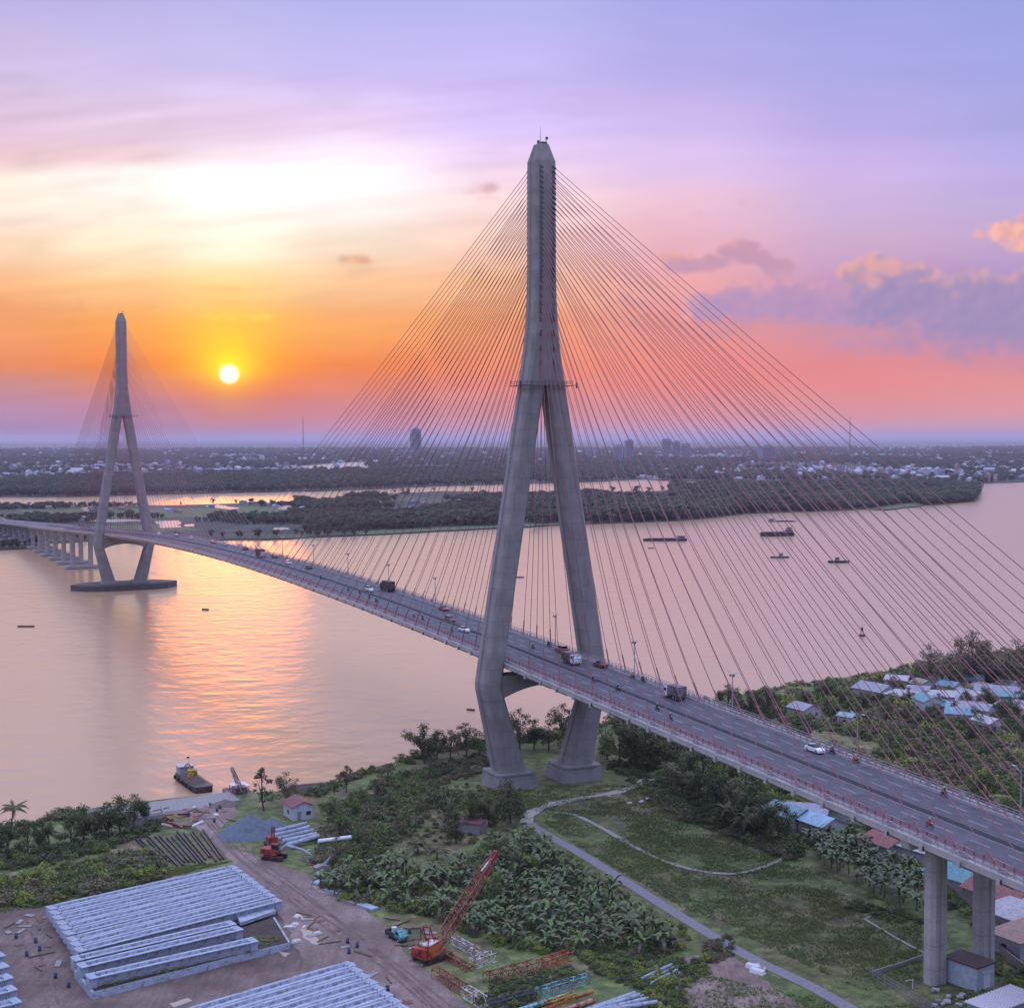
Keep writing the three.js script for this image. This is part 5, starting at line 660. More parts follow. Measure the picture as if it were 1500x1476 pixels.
// ------------------------------------------------------------------ construction yard: girders, cranes, stores
const girderGeo = (() => { const s = new THREE.Shape([[-0.55, 0], [0.55, 0], [0.82, 1.5], [1.3, 1.64], [1.3, 1.78], [0.68, 1.78], [0.6, 1.3], [-0.6, 1.3], [-0.68, 1.78], [-1.3, 1.78], [-1.3, 1.64], [-0.82, 1.5]].map(([x, y]) => new THREE.Vector2(x, y))); const g = new THREE.ExtrudeGeometry(s, { depth: 1, bevelEnabled: false }); g.translate(0, 0, -0.5); return g; })();
const girderEnd = (() => { const g = new Geo(); g.box(0, 0.87, 0, 1.62, 1.76, 1.3); return g.geo(); })();
function girder(a, b, y, label, group) { const L = Math.hypot(b.x - a.x, b.z - a.z), o = thing('bridge_girder', label, 'concrete girder', new THREE.Vector3((a.x + b.x) / 2, y, (a.z + b.z) / 2), Math.atan2(b.x - a.x, b.z - a.z), group); const gg = girderGeo.clone(); gg.scale(1, 1, L); boxUV(gg); part(o, 'beam', gg, MAT.girder); for (const e of [-1, 1]) { const m = part(o, 'end_block', girderEnd, MAT.girder); m.position.z = e * (L / 2 - 0.6); } const lf = new Geo(); for (const e of [-1, 1]) for (const x of [-0.3, 0.3]) lf.bar([x * 3.2, 1.76, e * (L / 2 - 1.6)], [x * 3.2, 2.05, e * (L / 2 - 1.6)], 0.09); part(o, 'lifting_loops', lf, MAT.darkSteel); return o; }
const lerpV = (a, b, t) => new THREE.Vector3(mix(a.x, b.x, t), mix(a.y, b.y, t), mix(a.z, b.z, t));
{
  seedTo(611); const h = LAND + 1.1 + 1.78, L0 = G(70, 1330, h), L1 = G(112, 1392, h), R0 = G(345, 1268, h), R1 = G(408, 1316, h);
  for (let i = 0; i < 9; i++) { const t = i / 8; girder(lerpV(L0, L1, t + rr(-0.012, 0.012)), lerpV(R0, R1, t + rr(-0.012, 0.012)), LAND + 1.1, 'long pale concrete girder in the full stack of nine', 'girders of the full stack'); }
  girder(G(106, 1404, LAND + 2.9), G(342, 1350, LAND + 2.9), LAND + 1.1, 'pale concrete girder standing apart below the stack of nine'); girder(G(115, 1414, LAND + 3.08), G(352, 1358, LAND + 3.08), LAND + 1.3, 'upper one of two shorter girders on the concrete platform'); girder(G(128, 1430, LAND + 3.08), G(374, 1375, LAND + 3.08), LAND + 1.3, 'outer one of two shorter girders above the weedy platform edge');
  const dir = R0.clone().sub(L0).setY(0).normalize(), b0 = G(516, 1410, h), b1 = G(606, 1482, h), c0 = G(4, 1396, h), c1 = G(34, 1482, h);
  for (let i = 0; i < 9; i++) { const r = lerpV(b0, b1, i / 8); girder(r.clone().addScaledVector(dir, -40), r, LAND + 1.1, 'bright concrete girder in the stack beside the dirt road', 'girders beside the dirt road'); }
  for (let i = 0; i < 6; i++) { const r = lerpV(c0, c1, i / 5); girder(r.clone().addScaledVector(dir, -40), r, LAND + 1.1, 'concrete girder in the stack across the rutted lane', 'girders across the rutted lane'); }
  // support beams and the casting platform
  const sup = (A, B, label) => { const g = new Geo(), a = A.clone(), b = B.clone(); g.bar([a.x, LAND + 0.55, a.z], [b.x, LAND + 0.55, b.z], 1.3, 1.1); one('support_beam', g, MAT.bed, label, 'concrete beam'); };
  sup(lerpV(L0, R0, 0.04), lerpV(L1, R1, 0.04), 'concrete support under the river-end of the full girder stack'.replace('river-end', 'outer ends')); sup(lerpV(L0, R0, 0.94), lerpV(L1, R1, 0.94), 'concrete support under the road-side ends of the full girder stack'); sup(b0.clone().addScaledVector(dir, -2), b1.clone().addScaledVector(dir, -2), 'concrete support under the girder stack beside the dirt road'); sup(c0.clone().addScaledVector(dir, -2), c1.clone().addScaledVector(dir, -2), 'concrete support under the girder stack across the rutted lane');
  const o = pxPoly([[108, 1420], [342, 1362], [402, 1342], [425, 1379], [134, 1453]], LAND + 1.3), pg = new Geo(); pg.prism(o.map((p) => [p.x, p.z]).reverse(), LAND - 0.1, LAND + 1.22); const plat = thing('casting_platform', 'weedy concrete platform carrying the two shorter girders', 'platform'); part(plat, 'retaining_wall', pg, MAT.girder); const soil = new Geo(), oc = o.reduce((a, p) => a.add(p), new THREE.Vector3()).multiplyScalar(1 / o.length); soil.prism(o.map((p) => [mix(oc.x, p.x, 0.975), mix(oc.z, p.z, 0.975)]).reverse(), LAND + 1.2, LAND + 1.3); part(plat, 'soil_fill', soil, M(0.2, 0.17, 0.16, { map: rep(T.dirt, 9) }));
  const o2 = pxPoly([[345, 1343], [396, 1327], [404, 1338], [352, 1356]], LAND + 1.3), g2 = new Geo(); g2.prism(o2.map((p) => [p.x, p.z]).reverse(), LAND + 1.32, LAND + 1.9); one('concrete_block', g2, MAT.girder, 'pale concrete block at the end of the lone girder', 'block');
  for (const p of scatter(pxPoly([[150, 1446], [250, 1422], [380, 1390], [412, 1381], [396, 1368], [240, 1408], [146, 1436]], LAND + 1.3), 0.7, 70, 613)) { const b = one('weed_clump', pick(bushKinds.lime), MAT.leaf, 'bright green weed growing on the casting platform', 'weed', 'weeds on the platform'); b.position.set(p.x, LAND + 1.28, p.z); b.scale.set(rr(0.2, 0.5), rr(0.12, 0.3), rr(0.2, 0.5)); b.rotation.y = rnd() * 6; }
}
{ // dark beams laid in rows
  const A = G(192, 1226), B = G(296, 1214), C = G(330, 1262), D = G(246, 1276); seedTo(621); for (let i = 0; i < 15; i++) { const t = i / 14 + rr(-0.015, 0.015), a0 = lerpV(A, B, t), b0 = lerpV(D, C, t), a = lerpV(a0, b0, rr(0, 0.15)), b = lerpV(a0, b0, rr(0.75, 1)), g = new Geo(); g.bar([a.x, LAND + 0.22, a.z], [b.x, LAND + 0.22, b.z], 0.3, 0.44); one('steel_beam', g, painted(0.04, 0.035, 0.045), 'dark steel beam in the row laid behind the girder stack', 'steel beam', 'dark beams laid in rows'); }
  for (let i = 0; i < 12; i++) { const p = G(rr(215, 300), rr(1196, 1214)), g = new Geo(), a = rnd() * 3; g.box(0, 0.25, 0, rr(1.5, 4), rr(0.2, 0.5), rr(0.5, 1.2)); const o = one('scrap_steel', g, pick([painted(0.3, 0.09, 0.08), painted(0.2, 0.1, 0.1), M(0.6, 0.58, 0.6), painted(0.28, 0.16, 0.04)]), 'piece of rusty and painted scrap steel in the heap by the quay', 'scrap', 'scrap steel by the quay'); o.position.copy(p).setY(LAND + rr(0, 0.6)); o.rotation.set(rr(-0.2, 0.2), a, rr(-0.3, 0.3)); }
  const W = [[600, 1212], [190, 1206]]; const wp = [G(183, 1214), G(240, 1204), G(236, 1192)], g = new Geo(); for (let i = 0; i < 2; i++) g.bar([wp[i].x, LAND + 1, wp[i].z], [wp[i + 1].x, LAND + 1, wp[i + 1].z], 0.3, 2); one('concrete_wall', g, MAT.bed, 'low grey concrete wall at the landward end of the quay', 'wall');
  const pp = G(146, 1228), po = new Geo(); po.cyl(0, 0, 6.2, 0, 0.16, 0.12, 8); po.box(0, 6.1, 0, 0.5, 0.7, 0.5); const o = one('concrete_post', po, MAT.bed, 'slim post with a dark head among the river edge trees', 'post'); o.position.copy(pp);
}
{ // gravel heap: two ridged cones
  const heap = (px, py, rx, rz, h, mat, label, seed) => { const p = G(px, py), g = new Geo(), R = []; for (let i = 0; i <= 7; i++) { const t = i / 7, r = []; for (let k = 0; k < 22; k++) { const a = k / 22 * 6.283, q = (1 - t) * (1 + 0.16 * (vnoise(k * 0.7, i * 0.5 + seed, seed) - 0.5)); r.push([rx * q * Math.cos(a) + t * 0.8, h * Math.pow(t, 0.92) + 0.12 * vnoise(k, i * 2, seed), rz * q * Math.sin(a)]); } R.push(r); } g.rings(R, false); const o = one('gravel_heap', g, mat, label, 'gravel heap'); o.position.copy(p).setY(LAND); o.rotation.y = 0.5; };
  heap(362, 1222, 7, 6, 4.6, MAT.gravel, 'large blue-grey gravel heap beside the dirt road', 3); heap(392, 1214, 5, 4, 2.4, MAT.gravel, 'smaller blue-grey gravel heap leaning on the large one', 5); heap(325, 1180, 4, 3, 1.4, M(0.2, 0.15, 0.13, { map: sp4 }), 'low brown sand heap at the barge ramp', 7);
}
function lattice(o, A, B, w0, w1, mat, bays, endMat, cross = 0.12) {   // four chords and zig-zag bracing from A to B
  const a = new THREE.Vector3(...A), b = new THREE.Vector3(...B), d = b.clone().sub(a).normalize(), r = d.clone().cross(new THREE.Vector3(0, 1, 0)).normalize(), u = r.clone().cross(d).normalize(), q = (t, i, j) => { const w = mix(w0, w1, t) / 2, p = a.clone().lerp(b, t).addScaledVector(r, i * w).addScaledVector(u, j * w); return [p.x, p.y, p.z]; };
  for (const [i, j] of [[-1, -1], [1, -1], [1, 1], [-1, 1]]) { const g = new Geo(); g.bar(q(0, i, j), q(1, i, j), cross); part(o, 'chord', g, mat); }
  const g = new Geo(); for (let k = 0; k < bays; k++) { const t0 = k / bays, t1 = (k + 1) / bays, f = k % 2 ? 1 : -1; for (const [p, s] of [[[-1, -1], [1, -1]], [[1, -1], [1, 1]], [[1, 1], [-1, 1]], [[-1, 1], [-1, -1]]]) { g.bar(f > 0 ? q(t0, ...p) : q(t0, ...s), f > 0 ? q(t1, ...s) : q(t1, ...p), cross * 0.6); g.bar(q(t0, ...p), q(t0, ...s), cross * 0.5); } } part(o, 'bracing', g, endMat || mat);
}
const V3 = (v) => [v.x, v.y, v.z], red = painted(0.36, 0.06, 0.045), rustRed = painted(0.3, 0.09, 0.06), whiteP = painted(0.62, 0.62, 0.64), cyan = painted(0.16, 0.42, 0.46), orangeP = painted(0.48, 0.13, 0.04), yellowP = painted(0.5, 0.36, 0.05), salmon = painted(0.5, 0.26, 0.2);
function trackPair(o, W, L, h) { for (const s of [-1, 1]) { const out = []; for (let i = 0; i < 20; i++) { const a = i / 20 * 6.283; out.push([(L / 2 - h / 2) * Math.sign(Math.cos(a)) * (Math.abs(Math.cos(a)) > 0.01 ? 1 : 0) + h / 2 * Math.cos(a), h / 2 + h / 2 * Math.sin(a)]); } const sh = new THREE.Shape(out.map(([z, y]) => new THREE.Vector2(z, y))), g = new THREE.ExtrudeGeometry(sh, { depth: 0.75, bevelEnabled: true, bevelSize: 0.05, bevelThickness: 0.05, bevelSegments: 1 }); g.translate(0, 0, -0.37); g.rotateY(-Math.PI / 2); g.translate(s * W / 2, 0, 0); part(o, 'track', g, painted(0.07, 0.05, 0.045)); } }
{ // crawler crane
  const p = G(634, 1404), tip = G(727, 1248, LAND + 13), o = thing('crawler_crane', 'red crawler crane with its lattice boom raised over the thicket', 'crane', p, 0); const lx = tip.x - p.x, ly = tip.y - LAND, lz = tip.z - p.z, yaw = Math.atan2(lx, lz), fx = Math.sin(yaw), fz = Math.cos(yaw);
  const hold = new THREE.Group(); hold.name = 'undercarriage'; hold.rotation.y = 2.35; o.add(hold); trackPair(hold, 3.4, 5.6, 1.1);
  const at = (f, s, y) => [fx * f + fz * s, y, fz * f - fx * s], bd = new Geo(); const bx3 = (g, f0, f1, s0, s1, y0, y1) => g.hexa([at(f0, s0, y0), at(f1, s0, y0), at(f1, s1, y0), at(f0, s1, y0), at(f0, s0, y1), at(f1, s0, y1), at(f1, s1, y1), at(f0, s1, y1)]);
  bx3(bd, -3.6, 1.6, -1.5, 1.5, 1.15, 1.7); bx3(bd, -3.4, 0.2, -1.45, 0.4, 1.7, 3.3); part(o, 'machine_house', bd, orangeP); const cw = new Geo(); bx3(cw, -4.3, -3.45, -1.5, 1.5, 1.3, 3.0); part(o, 'counterweight', cw, red); const cb = new Geo(); bx3(cb, 0.2, 1.7, 0.5, 1.5, 1.7, 3.3); const cab = part(o, 'cab', cb, red); const gl = new Geo(); bx3(gl, 0.4, 1.75, 0.45, 1.55, 2.4, 3.1); part(cab, 'window', gl, MAT.glass); const rf = new Geo(); bx3(rf, -3.3, 0.1, -1.4, 0.35, 3.32, 3.42); part(o, 'roof', rf, whiteP);
  const drum = new Geo(); drum.tube([at(0.8, -1.3, 2.1), at(0.8, 0.3, 2.1)], 0.45, 10); part(o, 'winch_drum', drum, rustRed);
  const q = (t, dy = 0) => [lx * t + fx * 1.2 * (1 - t), mix(1.7, ly, t) + dy, lz * t + fz * 1.2 * (1 - t)], B1 = new THREE.Group(); B1.name = 'boom'; o.add(B1); lattice(B1, q(0), q(0.14), 0.7, 1.6, rustRed, 2, rustRed, 0.16); lattice(B1, q(0.14), q(0.72), 1.6, 1.5, rustRed, 11, rustRed, 0.16); lattice(B1, q(0.72), q(1), 1.5, 0.6, red, 5, red, 0.18);
  const wb = new Geo(); wb.bar(q(0.74, 0.75), q(0.9, 0.5), 0.34, 0.2); part(B1, 'walkway', wb, whiteP); const hd = new Geo(); hd.tube([[q(1)[0] - fz * 0.5, q(1)[1], q(1)[2] + fx * 0.5], [q(1)[0] + fz * 0.5, q(1)[1], q(1)[2] - fx * 0.5]], 0.4, 10); part(B1, 'head_sheave', hd, red);
  const gan = new Geo(); for (const s of [-1, 1]) { gan.bar(at(-3, s, 3.2), at(-1.8, s * 0.7, 6), 0.16); gan.bar(at(-0.2, s, 1.7), at(-1.8, s * 0.7, 6), 0.16); } gan.bar(at(-1.8, -0.7, 6), at(-1.8, 0.7, 6), 0.2); part(o, 'gantry', gan, red); for (const s of [-0.6, 0.6]) { const g = new Geo(), e = q(0.97, 0.3); g.tube([at(-1.8, s, 6), [e[0], e[1], e[2]]], 0.035, 4, false); part(o, 'pendant_rope', g, MAT.darkSteel); }
}
function lying(a, b, w, mat, label, bays, name = 'boom_section', y = 0, endMat) { const A = G(a[0], a[1], LAND + w / 2 + y), B = G(b[0], b[1], LAND + w / 2 + y), o = thing(name, label, 'boom section', A); lattice(o, [0, 0, 0], [B.x - A.x, B.y - A.y, B.z - A.z], w, w, mat, bays, endMat, 0.15); return o; }
lying([638, 1424], [680, 1450], 1.5, red, 'red lattice boom section lying at the tracks of the crawler crane', 5, 'boom_section', 0, rustRed); lying([681, 1451], [708, 1468], 1.5, whiteP, 'white lattice boom section joined end to end with the red one', 4); lying([690, 1412], [724, 1400], 1.5, whiteP, 'short white lattice boom section overgrown with shrubs', 4); lying([664, 1376], [708, 1400], 1.2, whiteP, 'long slim white lattice section behind the crawler crane', 7);
lying([712, 1434], [786, 1414], 1.7, rustRed, 'rusty red lattice boom section among the shrubs', 8); lying([790, 1414], [836, 1398], 1.5, orangeP, 'orange lattice boom section half buried in green shrubs', 6); lying([786, 1455], [864, 1432], 1.3, cyan, 'cyan lattice boom section lying on the stack', 8); lying([716, 1474], [784, 1456], 1.3, MAT.darkSteel, 'dark lattice boom section beside the cyan one', 7); lying([800, 1472], [842, 1458], 0.9, yellowP, 'yellow lattice jib section beside the cyan pipe', 6);
lying([652, 1398], [690, 1420], 1.0, rustRed, 'small rusty lattice section leaning on the crane', 5);
function pipe(a, b, r, mat, label, group, y = 0) { const A = G(a[0], a[1], LAND + r + y), B = G(b[0], b[1], LAND + r + y), g = new Geo(); g.tube([V3(A), V3(B)], r, 10); return one('steel_pipe', g, mat, label, 'pipe', group); }
pipe([755, 1482], [824, 1460], 0.45, cyan, 'bright cyan pipe beside the yellow jib'); pipe([810, 1486], [870, 1464], 0.4, salmon, 'salmon pipe at the edge of the pipe stack'); pipe([790, 1480], [868, 1452], 0.22, orangeP, 'thin orange pipe in the boom stack');
for (let i = 0; i < 7; i++) pipe([834 + i * 9, 1488 - i * 1.5], [930 + i * 6.5, 1454 + i * 2.6], 0.33, MAT.girder, 'pale grey concrete pile in the stack at the yard corner', 'piles at the yard corner', (i % 2) * 0.55); for (let i = 0; i < 5; i++) pipe([932 + i * 7, 1430 + i * 3.4], [980 + i * 4, 1408 + i * 4.2], 0.26, MAT.girder, 'pale pile in the small stack sunk in the shrubs', 'piles in the shrubs', (i % 2) * 0.4);
for (let i = 0; i < 5; i++) pipe([392 + i * 7, 1220 + i * 4], [448 + i * 5, 1206 + i * 5], 0.45, MAT.girder, 'grey concrete pile stacked behind the red excavator', 'piles behind the excavator', (i % 2) * 0.7); pipe([466, 1232], [514, 1226], 0.45, M(0.72, 0.72, 0.74), 'white pipe resting on the shrubs', undefined, 1.0); pipe([420, 1238], [466, 1224], 0.5, MAT.girder, 'pale pile nearest to the excavator arm'.replace('nearest to', 'touching'), undefined, 0.6);
{ // excavator
  const p = G(402, 1258), o = thing('excavator', 'red excavator with a pale folded arm at the gravel heap', 'excavator', p, 1.35); trackPair(o, 2.6, 4.6, 0.95); const b = new Geo(); b.box(0, 1.75, -0.6, 2.7, 1.3, 3.0); part(o, 'machine_house', b, red); const cw = new Geo(); cw.cyl(0, 1.2, 2.3, -1.9, 1.3, 1.25, 12); part(o, 'counterweight', cw, red); const c = new Geo(); c.box(-0.8, 2.6, 0.5, 1.0, 1.8, 1.5); const cab = part(o, 'cab', c, red); const g = new Geo(); g.box(-0.8, 2.8, 0.55, 1.04, 1.0, 1.42); part(cab, 'window', g, MAT.glass);
  const bm = new Geo(); bm.tube([[0.3, 1.6, 0.6], [0.3, 3.0, 2.6], [0.3, 2.4, 5.8]], [0.35, 0.38, 0.25], 6); const boom = part(o, 'boom', bm, MAT.girder); const st = new Geo(); st.tube([[0.3, 2.4, 5.8], [0.3, 1.6, 7.4], [0.3, 0.8, 8.6]], [0.28, 0.24, 0.18], 6); part(boom, 'stick', st, MAT.girder); const bk = new Geo(); bk.hexa([[-0.4, 0, 8.1], [1, 0, 8.1], [1, 0.1, 9.3], [-0.4, 0.1, 9.3], [-0.4, 1.0, 8.4], [1, 1.0, 8.4], [1, 0.7, 9.5], [-0.4, 0.7, 9.5]]); part(boom, 'bucket', bk, MAT.bed); const cy = new Geo(); cy.tube([[0.3, 1.3, 1.2], [0.3, 2.7, 2.9]], 0.12, 6); part(boom, 'hydraulic_cylinder', cy, MAT.galv);
  const m = G(398, 1238), q = thing('drilling_rig', 'small red drilling rig behind the excavator', 'machine', m, 0.4); const r = new Geo(); r.box(0, 1.4, 0, 2, 1.2, 2.4); part(q, 'machine_house', r, red); trackPair(q, 2, 3.2, 0.8); lattice(q, [0, 1.8, 1], [0, 4.6, 1.3], 0.6, 0.5, rustRed, 4);
  const k = G(470, 1278), s = thing('clamshell_bucket', 'grey clamshell bucket resting beside the dirt road', 'bucket', k, 0.6); const h1 = new Geo(); h1.hexa([[-1.2, 0, -0.9], [0, 0.1, -0.9], [0, 0.1, 0.9], [-1.2, 0, 0.9], [-1.5, 1.4, -0.9], [-0.05, 1.7, -0.9], [-0.05, 1.7, 0.9], [-1.5, 1.4, 0.9]]); part(s, 'jaw', h1, MAT.bed); const h2 = new Geo(); h2.hexa([[0.05, 0.1, -0.9], [1.2, 0, -0.9], [1.2, 0, 0.9], [0.05, 0.1, 0.9], [0.05, 1.7, -0.9], [1.5, 1.4, -0.9], [1.5, 1.4, 0.9], [0.05, 1.7, 0.9]]); part(s, 'jaw', h2, MAT.bed); const ar = new Geo(); ar.bar([0.6, 1.5, 0], [2.6, 3.4, 0.4], 0.4); part(s, 'arm', ar, MAT.girder);
}
seedTo(641);
[[472, 1296, 4, 2.4, 0.9, 'pale concrete slab lying first in the row along the dirt road'], [492, 1308, 5, 2.4, 0.8, 'pale concrete slab with a cracked corner along the dirt road'], [512, 1322, 4, 1.6, 0.8, 'dull grey slab half sunk in the dirt beside the road'], [538, 1330, 4.6, 1.8, 0.8, 'light blue-grey slab at the end of the slab row']].forEach(([x, y, l, w, a, label], i) => { const g = new Geo(); g.box(0, 0.25, 0, w, 0.45, l); const o = one('concrete_slab', g, i === 2 ? MAT.bed : MAT.girder, label, 'slab'); o.position.copy(G(x, y)).setY(LAND + 0.05); o.rotation.y = a; });
{ const p = G(468, 1288), g = new THREE.IcosahedronGeometry(1.3, 2), q = g.attributes.position; for (let i = 0; i < q.count; i++) { const k = 0.75 + 0.5 * vnoise(q.getX(i) * 1.7 + 5, q.getZ(i) * 1.7 + q.getY(i) * 2, 9); q.setXYZ(i, q.getX(i) * k, q.getY(i) * k * 0.75, q.getZ(i) * k); } g.computeVertexNormals(); boxUV(g); const o = one('boulder', g, MAT.bed, 'pale boulder behind the first concrete slab', 'boulder'); o.position.copy(p).setY(LAND + 0.6); }
for (let i = 0; i < 26; i++) { const spots = [[445, 1372, 26, 16], [430, 1352, 14, 10], [300, 1188, 26, 8], [1145, 1248, 18, 10], [920, 1172, 30, 6], [1110, 1420, 14, 8]], s = spots[i % 6], p = G(s[0] + rr(-1, 1) * s[2], s[1] + rr(-1, 1) * s[3]), g = new Geo(); g.hexa([[-0.5, 0, -0.4], [0.5, 0, -0.3], [0.4, 0, 0.4], [-0.5, 0, 0.3], [-0.4, 0.3, -0.2], [0.3, 0.35, -0.3], [0.3, 0.25, 0.3], [-0.3, 0.3, 0.2]]); const o = one('rubble_piece', g, pick([M(0.6, 0.58, 0.56), M(0.5, 0.46, 0.42)]), 'pale piece of rubble scattered on the ground', 'rubble', 'scattered rubble'); o.position.copy(p).setY(LAND + 0.08); o.scale.set(rr(0.5, 2), rr(0.6, 1.3), rr(0.5, 1.6)); o.rotation.y = rnd() * 6; }
{ seedTo(931); const kinds = [['timber_baulk', 'weathered timber baulk lying in the yard', 'timber', M(0.2, 0.14, 0.09, { map: sp4 }), () => [rr(2, 4.5), 0.22, 0.26]], ['steel_plate', 'rusty steel plate lying in the yard', 'steel plate', painted(0.22, 0.1, 0.07), () => [rr(1, 2.4), 0.06, rr(0.8, 1.6)]], ['oil_drum', 'blue oil drum standing in the yard', 'drum', painted(0.06, 0.12, 0.25), null], ['formwork_panel', 'grey formwork panel lying in the yard', 'panel', MAT.bed, () => [rr(1.5, 3), 0.14, rr(0.7, 1.2)]]];
  const areas = [pxPoly([[430, 1330], [470, 1340], [560, 1420], [620, 1470], [580, 1480], [480, 1400]]), pxPoly([[230, 1186], [330, 1176], [345, 1200], [300, 1210]]), pxPoly([[560, 1340], [640, 1370], [620, 1420], [590, 1400]]), pxPoly([[0, 1345], [60, 1338], [100, 1420], [110, 1470], [30, 1400]]), pxPoly([[420, 1220], [480, 1240], [520, 1300], [440, 1268]])];
  areas.forEach((A, k) => scatter(A, 1.5, 22, 940 + k).forEach((p, i) => { const [n, label, cat, mat, dim] = kinds[(i * 7 + k) % 4], g = new Geo(); let hgt = 0.5; if (dim) { const [w, h, l] = dim(); g.box(0, h / 2, 0, w, h, l); } else g.cyl(0, 0, 0.9, 0, 0.3, 0.3, 10); const o = one(n, g, mat, label, cat, n.replace('_', ' ') + 's strewn over the yard'); o.position.copy(p).setY(LAND + 0.07); o.rotation.y = rnd() * 6.28; })); }
{ // small parked truck at the crane
  const p = G(582, 1376), o = thing('parked_pickup', 'small dark truck with a teal cab parked by the crane', 'truck', p, 0.7); const c = part(o, 'cab', profile([[0.3, 0.5], [0.3, 1.9], [1.3, 1.9], [1.9, 1.2], [2.2, 1.1], [2.2, 0.5]], 1.7, 0.08), painted(0.12, 0.4, 0.4)); const w = new Geo(); w.box(0, 1.5, 1.0, 1.74, 0.45, 0.9); part(c, 'window', w, MAT.glass); const b = new Geo(); b.box(0, 0.65, -1.2, 1.75, 0.25, 2.8); for (const x of [-0.83, 0.83]) b.box(x, 1.05, -1.2, 0.08, 0.6, 2.8); b.box(0, 1.05, -2.56, 1.6, 0.6, 0.08); part(o, 'load_bed', b, MAT.darkSteel); for (const x of [-0.8, 0.8]) for (const z of [-1.6, 1.4]) wheel(o, x, z, 0.38); const d = new Geo(); d.cyl(0.2, 0.8, 1.9, -1.2, 0.5, 0.5, 10); part(o, 'water_drum', d, M(0.5, 0.6, 0.6));
}
{ // sand barge at the quay, and a floating crane
  const p = G(282, 1149, 0), o = thing('sand_barge', 'loaded sand barge with a yellow excavator deckhouse moored at the quay', 'barge', new THREE.Vector3(p.x, 0, p.z), -2.63); o.scale.setScalar(0.85); part(o, 'hull', hullGeo(24, 6.4, 1.8, 0.2), painted(0.06, 0.05, 0.05)); const s = new Geo(); s.hexa([[-2.4, 1.7, -7], [2.4, 1.7, -7], [2.4, 1.7, 6], [-2.4, 1.7, 6], [-0.5, 3.4, -4], [0.5, 3.4, -4], [0.5, 3.2, 3], [-0.5, 3.2, 3]]); part(o, 'sand_load', s, M(0.12, 0.09, 0.07, { map: sp4 })); const y = new Geo(); y.box(0.4, 3.8, -1, 2.4, 2.2, 2.6); part(o, 'machine_house', y, yellowP); const c = new Geo(); c.box(0, 3.0, 8, 4.4, 2.6, 3.6); const cab = part(o, 'cabin', c, M(0.3, 0.3, 0.32)); const r = new Geo(); r.box(0, 4.45, 8, 5.2, 0.2, 4.6); part(cab, 'roof', r, M(0.5, 0.45, 0.45)); const bm = new Geo(); bm.tube([[0.4, 4, -1], [0.8, 6.4, 1.5], [1, 5, 4.6]], [0.3, 0.32, 0.22], 6); part(o, 'boom', bm, yellowP); const tyres = new THREE.TorusGeometry(0.5, 0.2, 6, 12); for (let i = 0; i < 5; i++) { const t = part(o, 'fender_tyre', tyres, MAT.tyre); t.position.set(3.3, 1.1, -8 + i * 4); t.rotation.y = Math.PI / 2; } const fl = new Geo(); fl.cyl(-1.5, 4.4, 7, 8.5, 0.06, 0.04, 5); fl.box(-1.1, 6.6, 8.5, 0.8, 0.5, 0.05); part(o, 'flag', fl, red);
  const q = G(352, 1168, 0), k = thing('floating_crane', 'floating crane with a pale lattice jib and white deck roof', 'crane', new THREE.Vector3(q.x, 0, q.z), 0.5); part(k, 'pontoon', hullGeo(13, 6, 1.2, 0.1), painted(0.12, 0.08, 0.08)); const h = new Geo(); h.box(-0.6, 2.2, 1.4, 3, 2, 3); part(k, 'machine_house', h, painted(0.16, 0.1, 0.11)); const wr = new Geo(); wr.box(0.8, 2.4, -3.4, 4.2, 0.16, 5); part(k, 'deck_roof', wr, M(0.66, 0.6, 0.56)); for (const x of [-1, 2.6]) for (const z of [-5.6, -1.2]) { const g = new Geo(); g.bar([x, 1.1, z], [x, 2.35, z], 0.12); part(k, 'roof_post', g, MAT.darkSteel); } const tp = G(339, 1124, 9), loc = tp.clone().sub(k.position).applyAxisAngle(new THREE.Vector3(0, 1, 0), -0.5); lattice(k, [-0.6, 2.4, 2.4], [loc.x, 9, loc.z], 0.9, 0.5, whiteP, 9, MAT.darkSteel, 0.14);
}
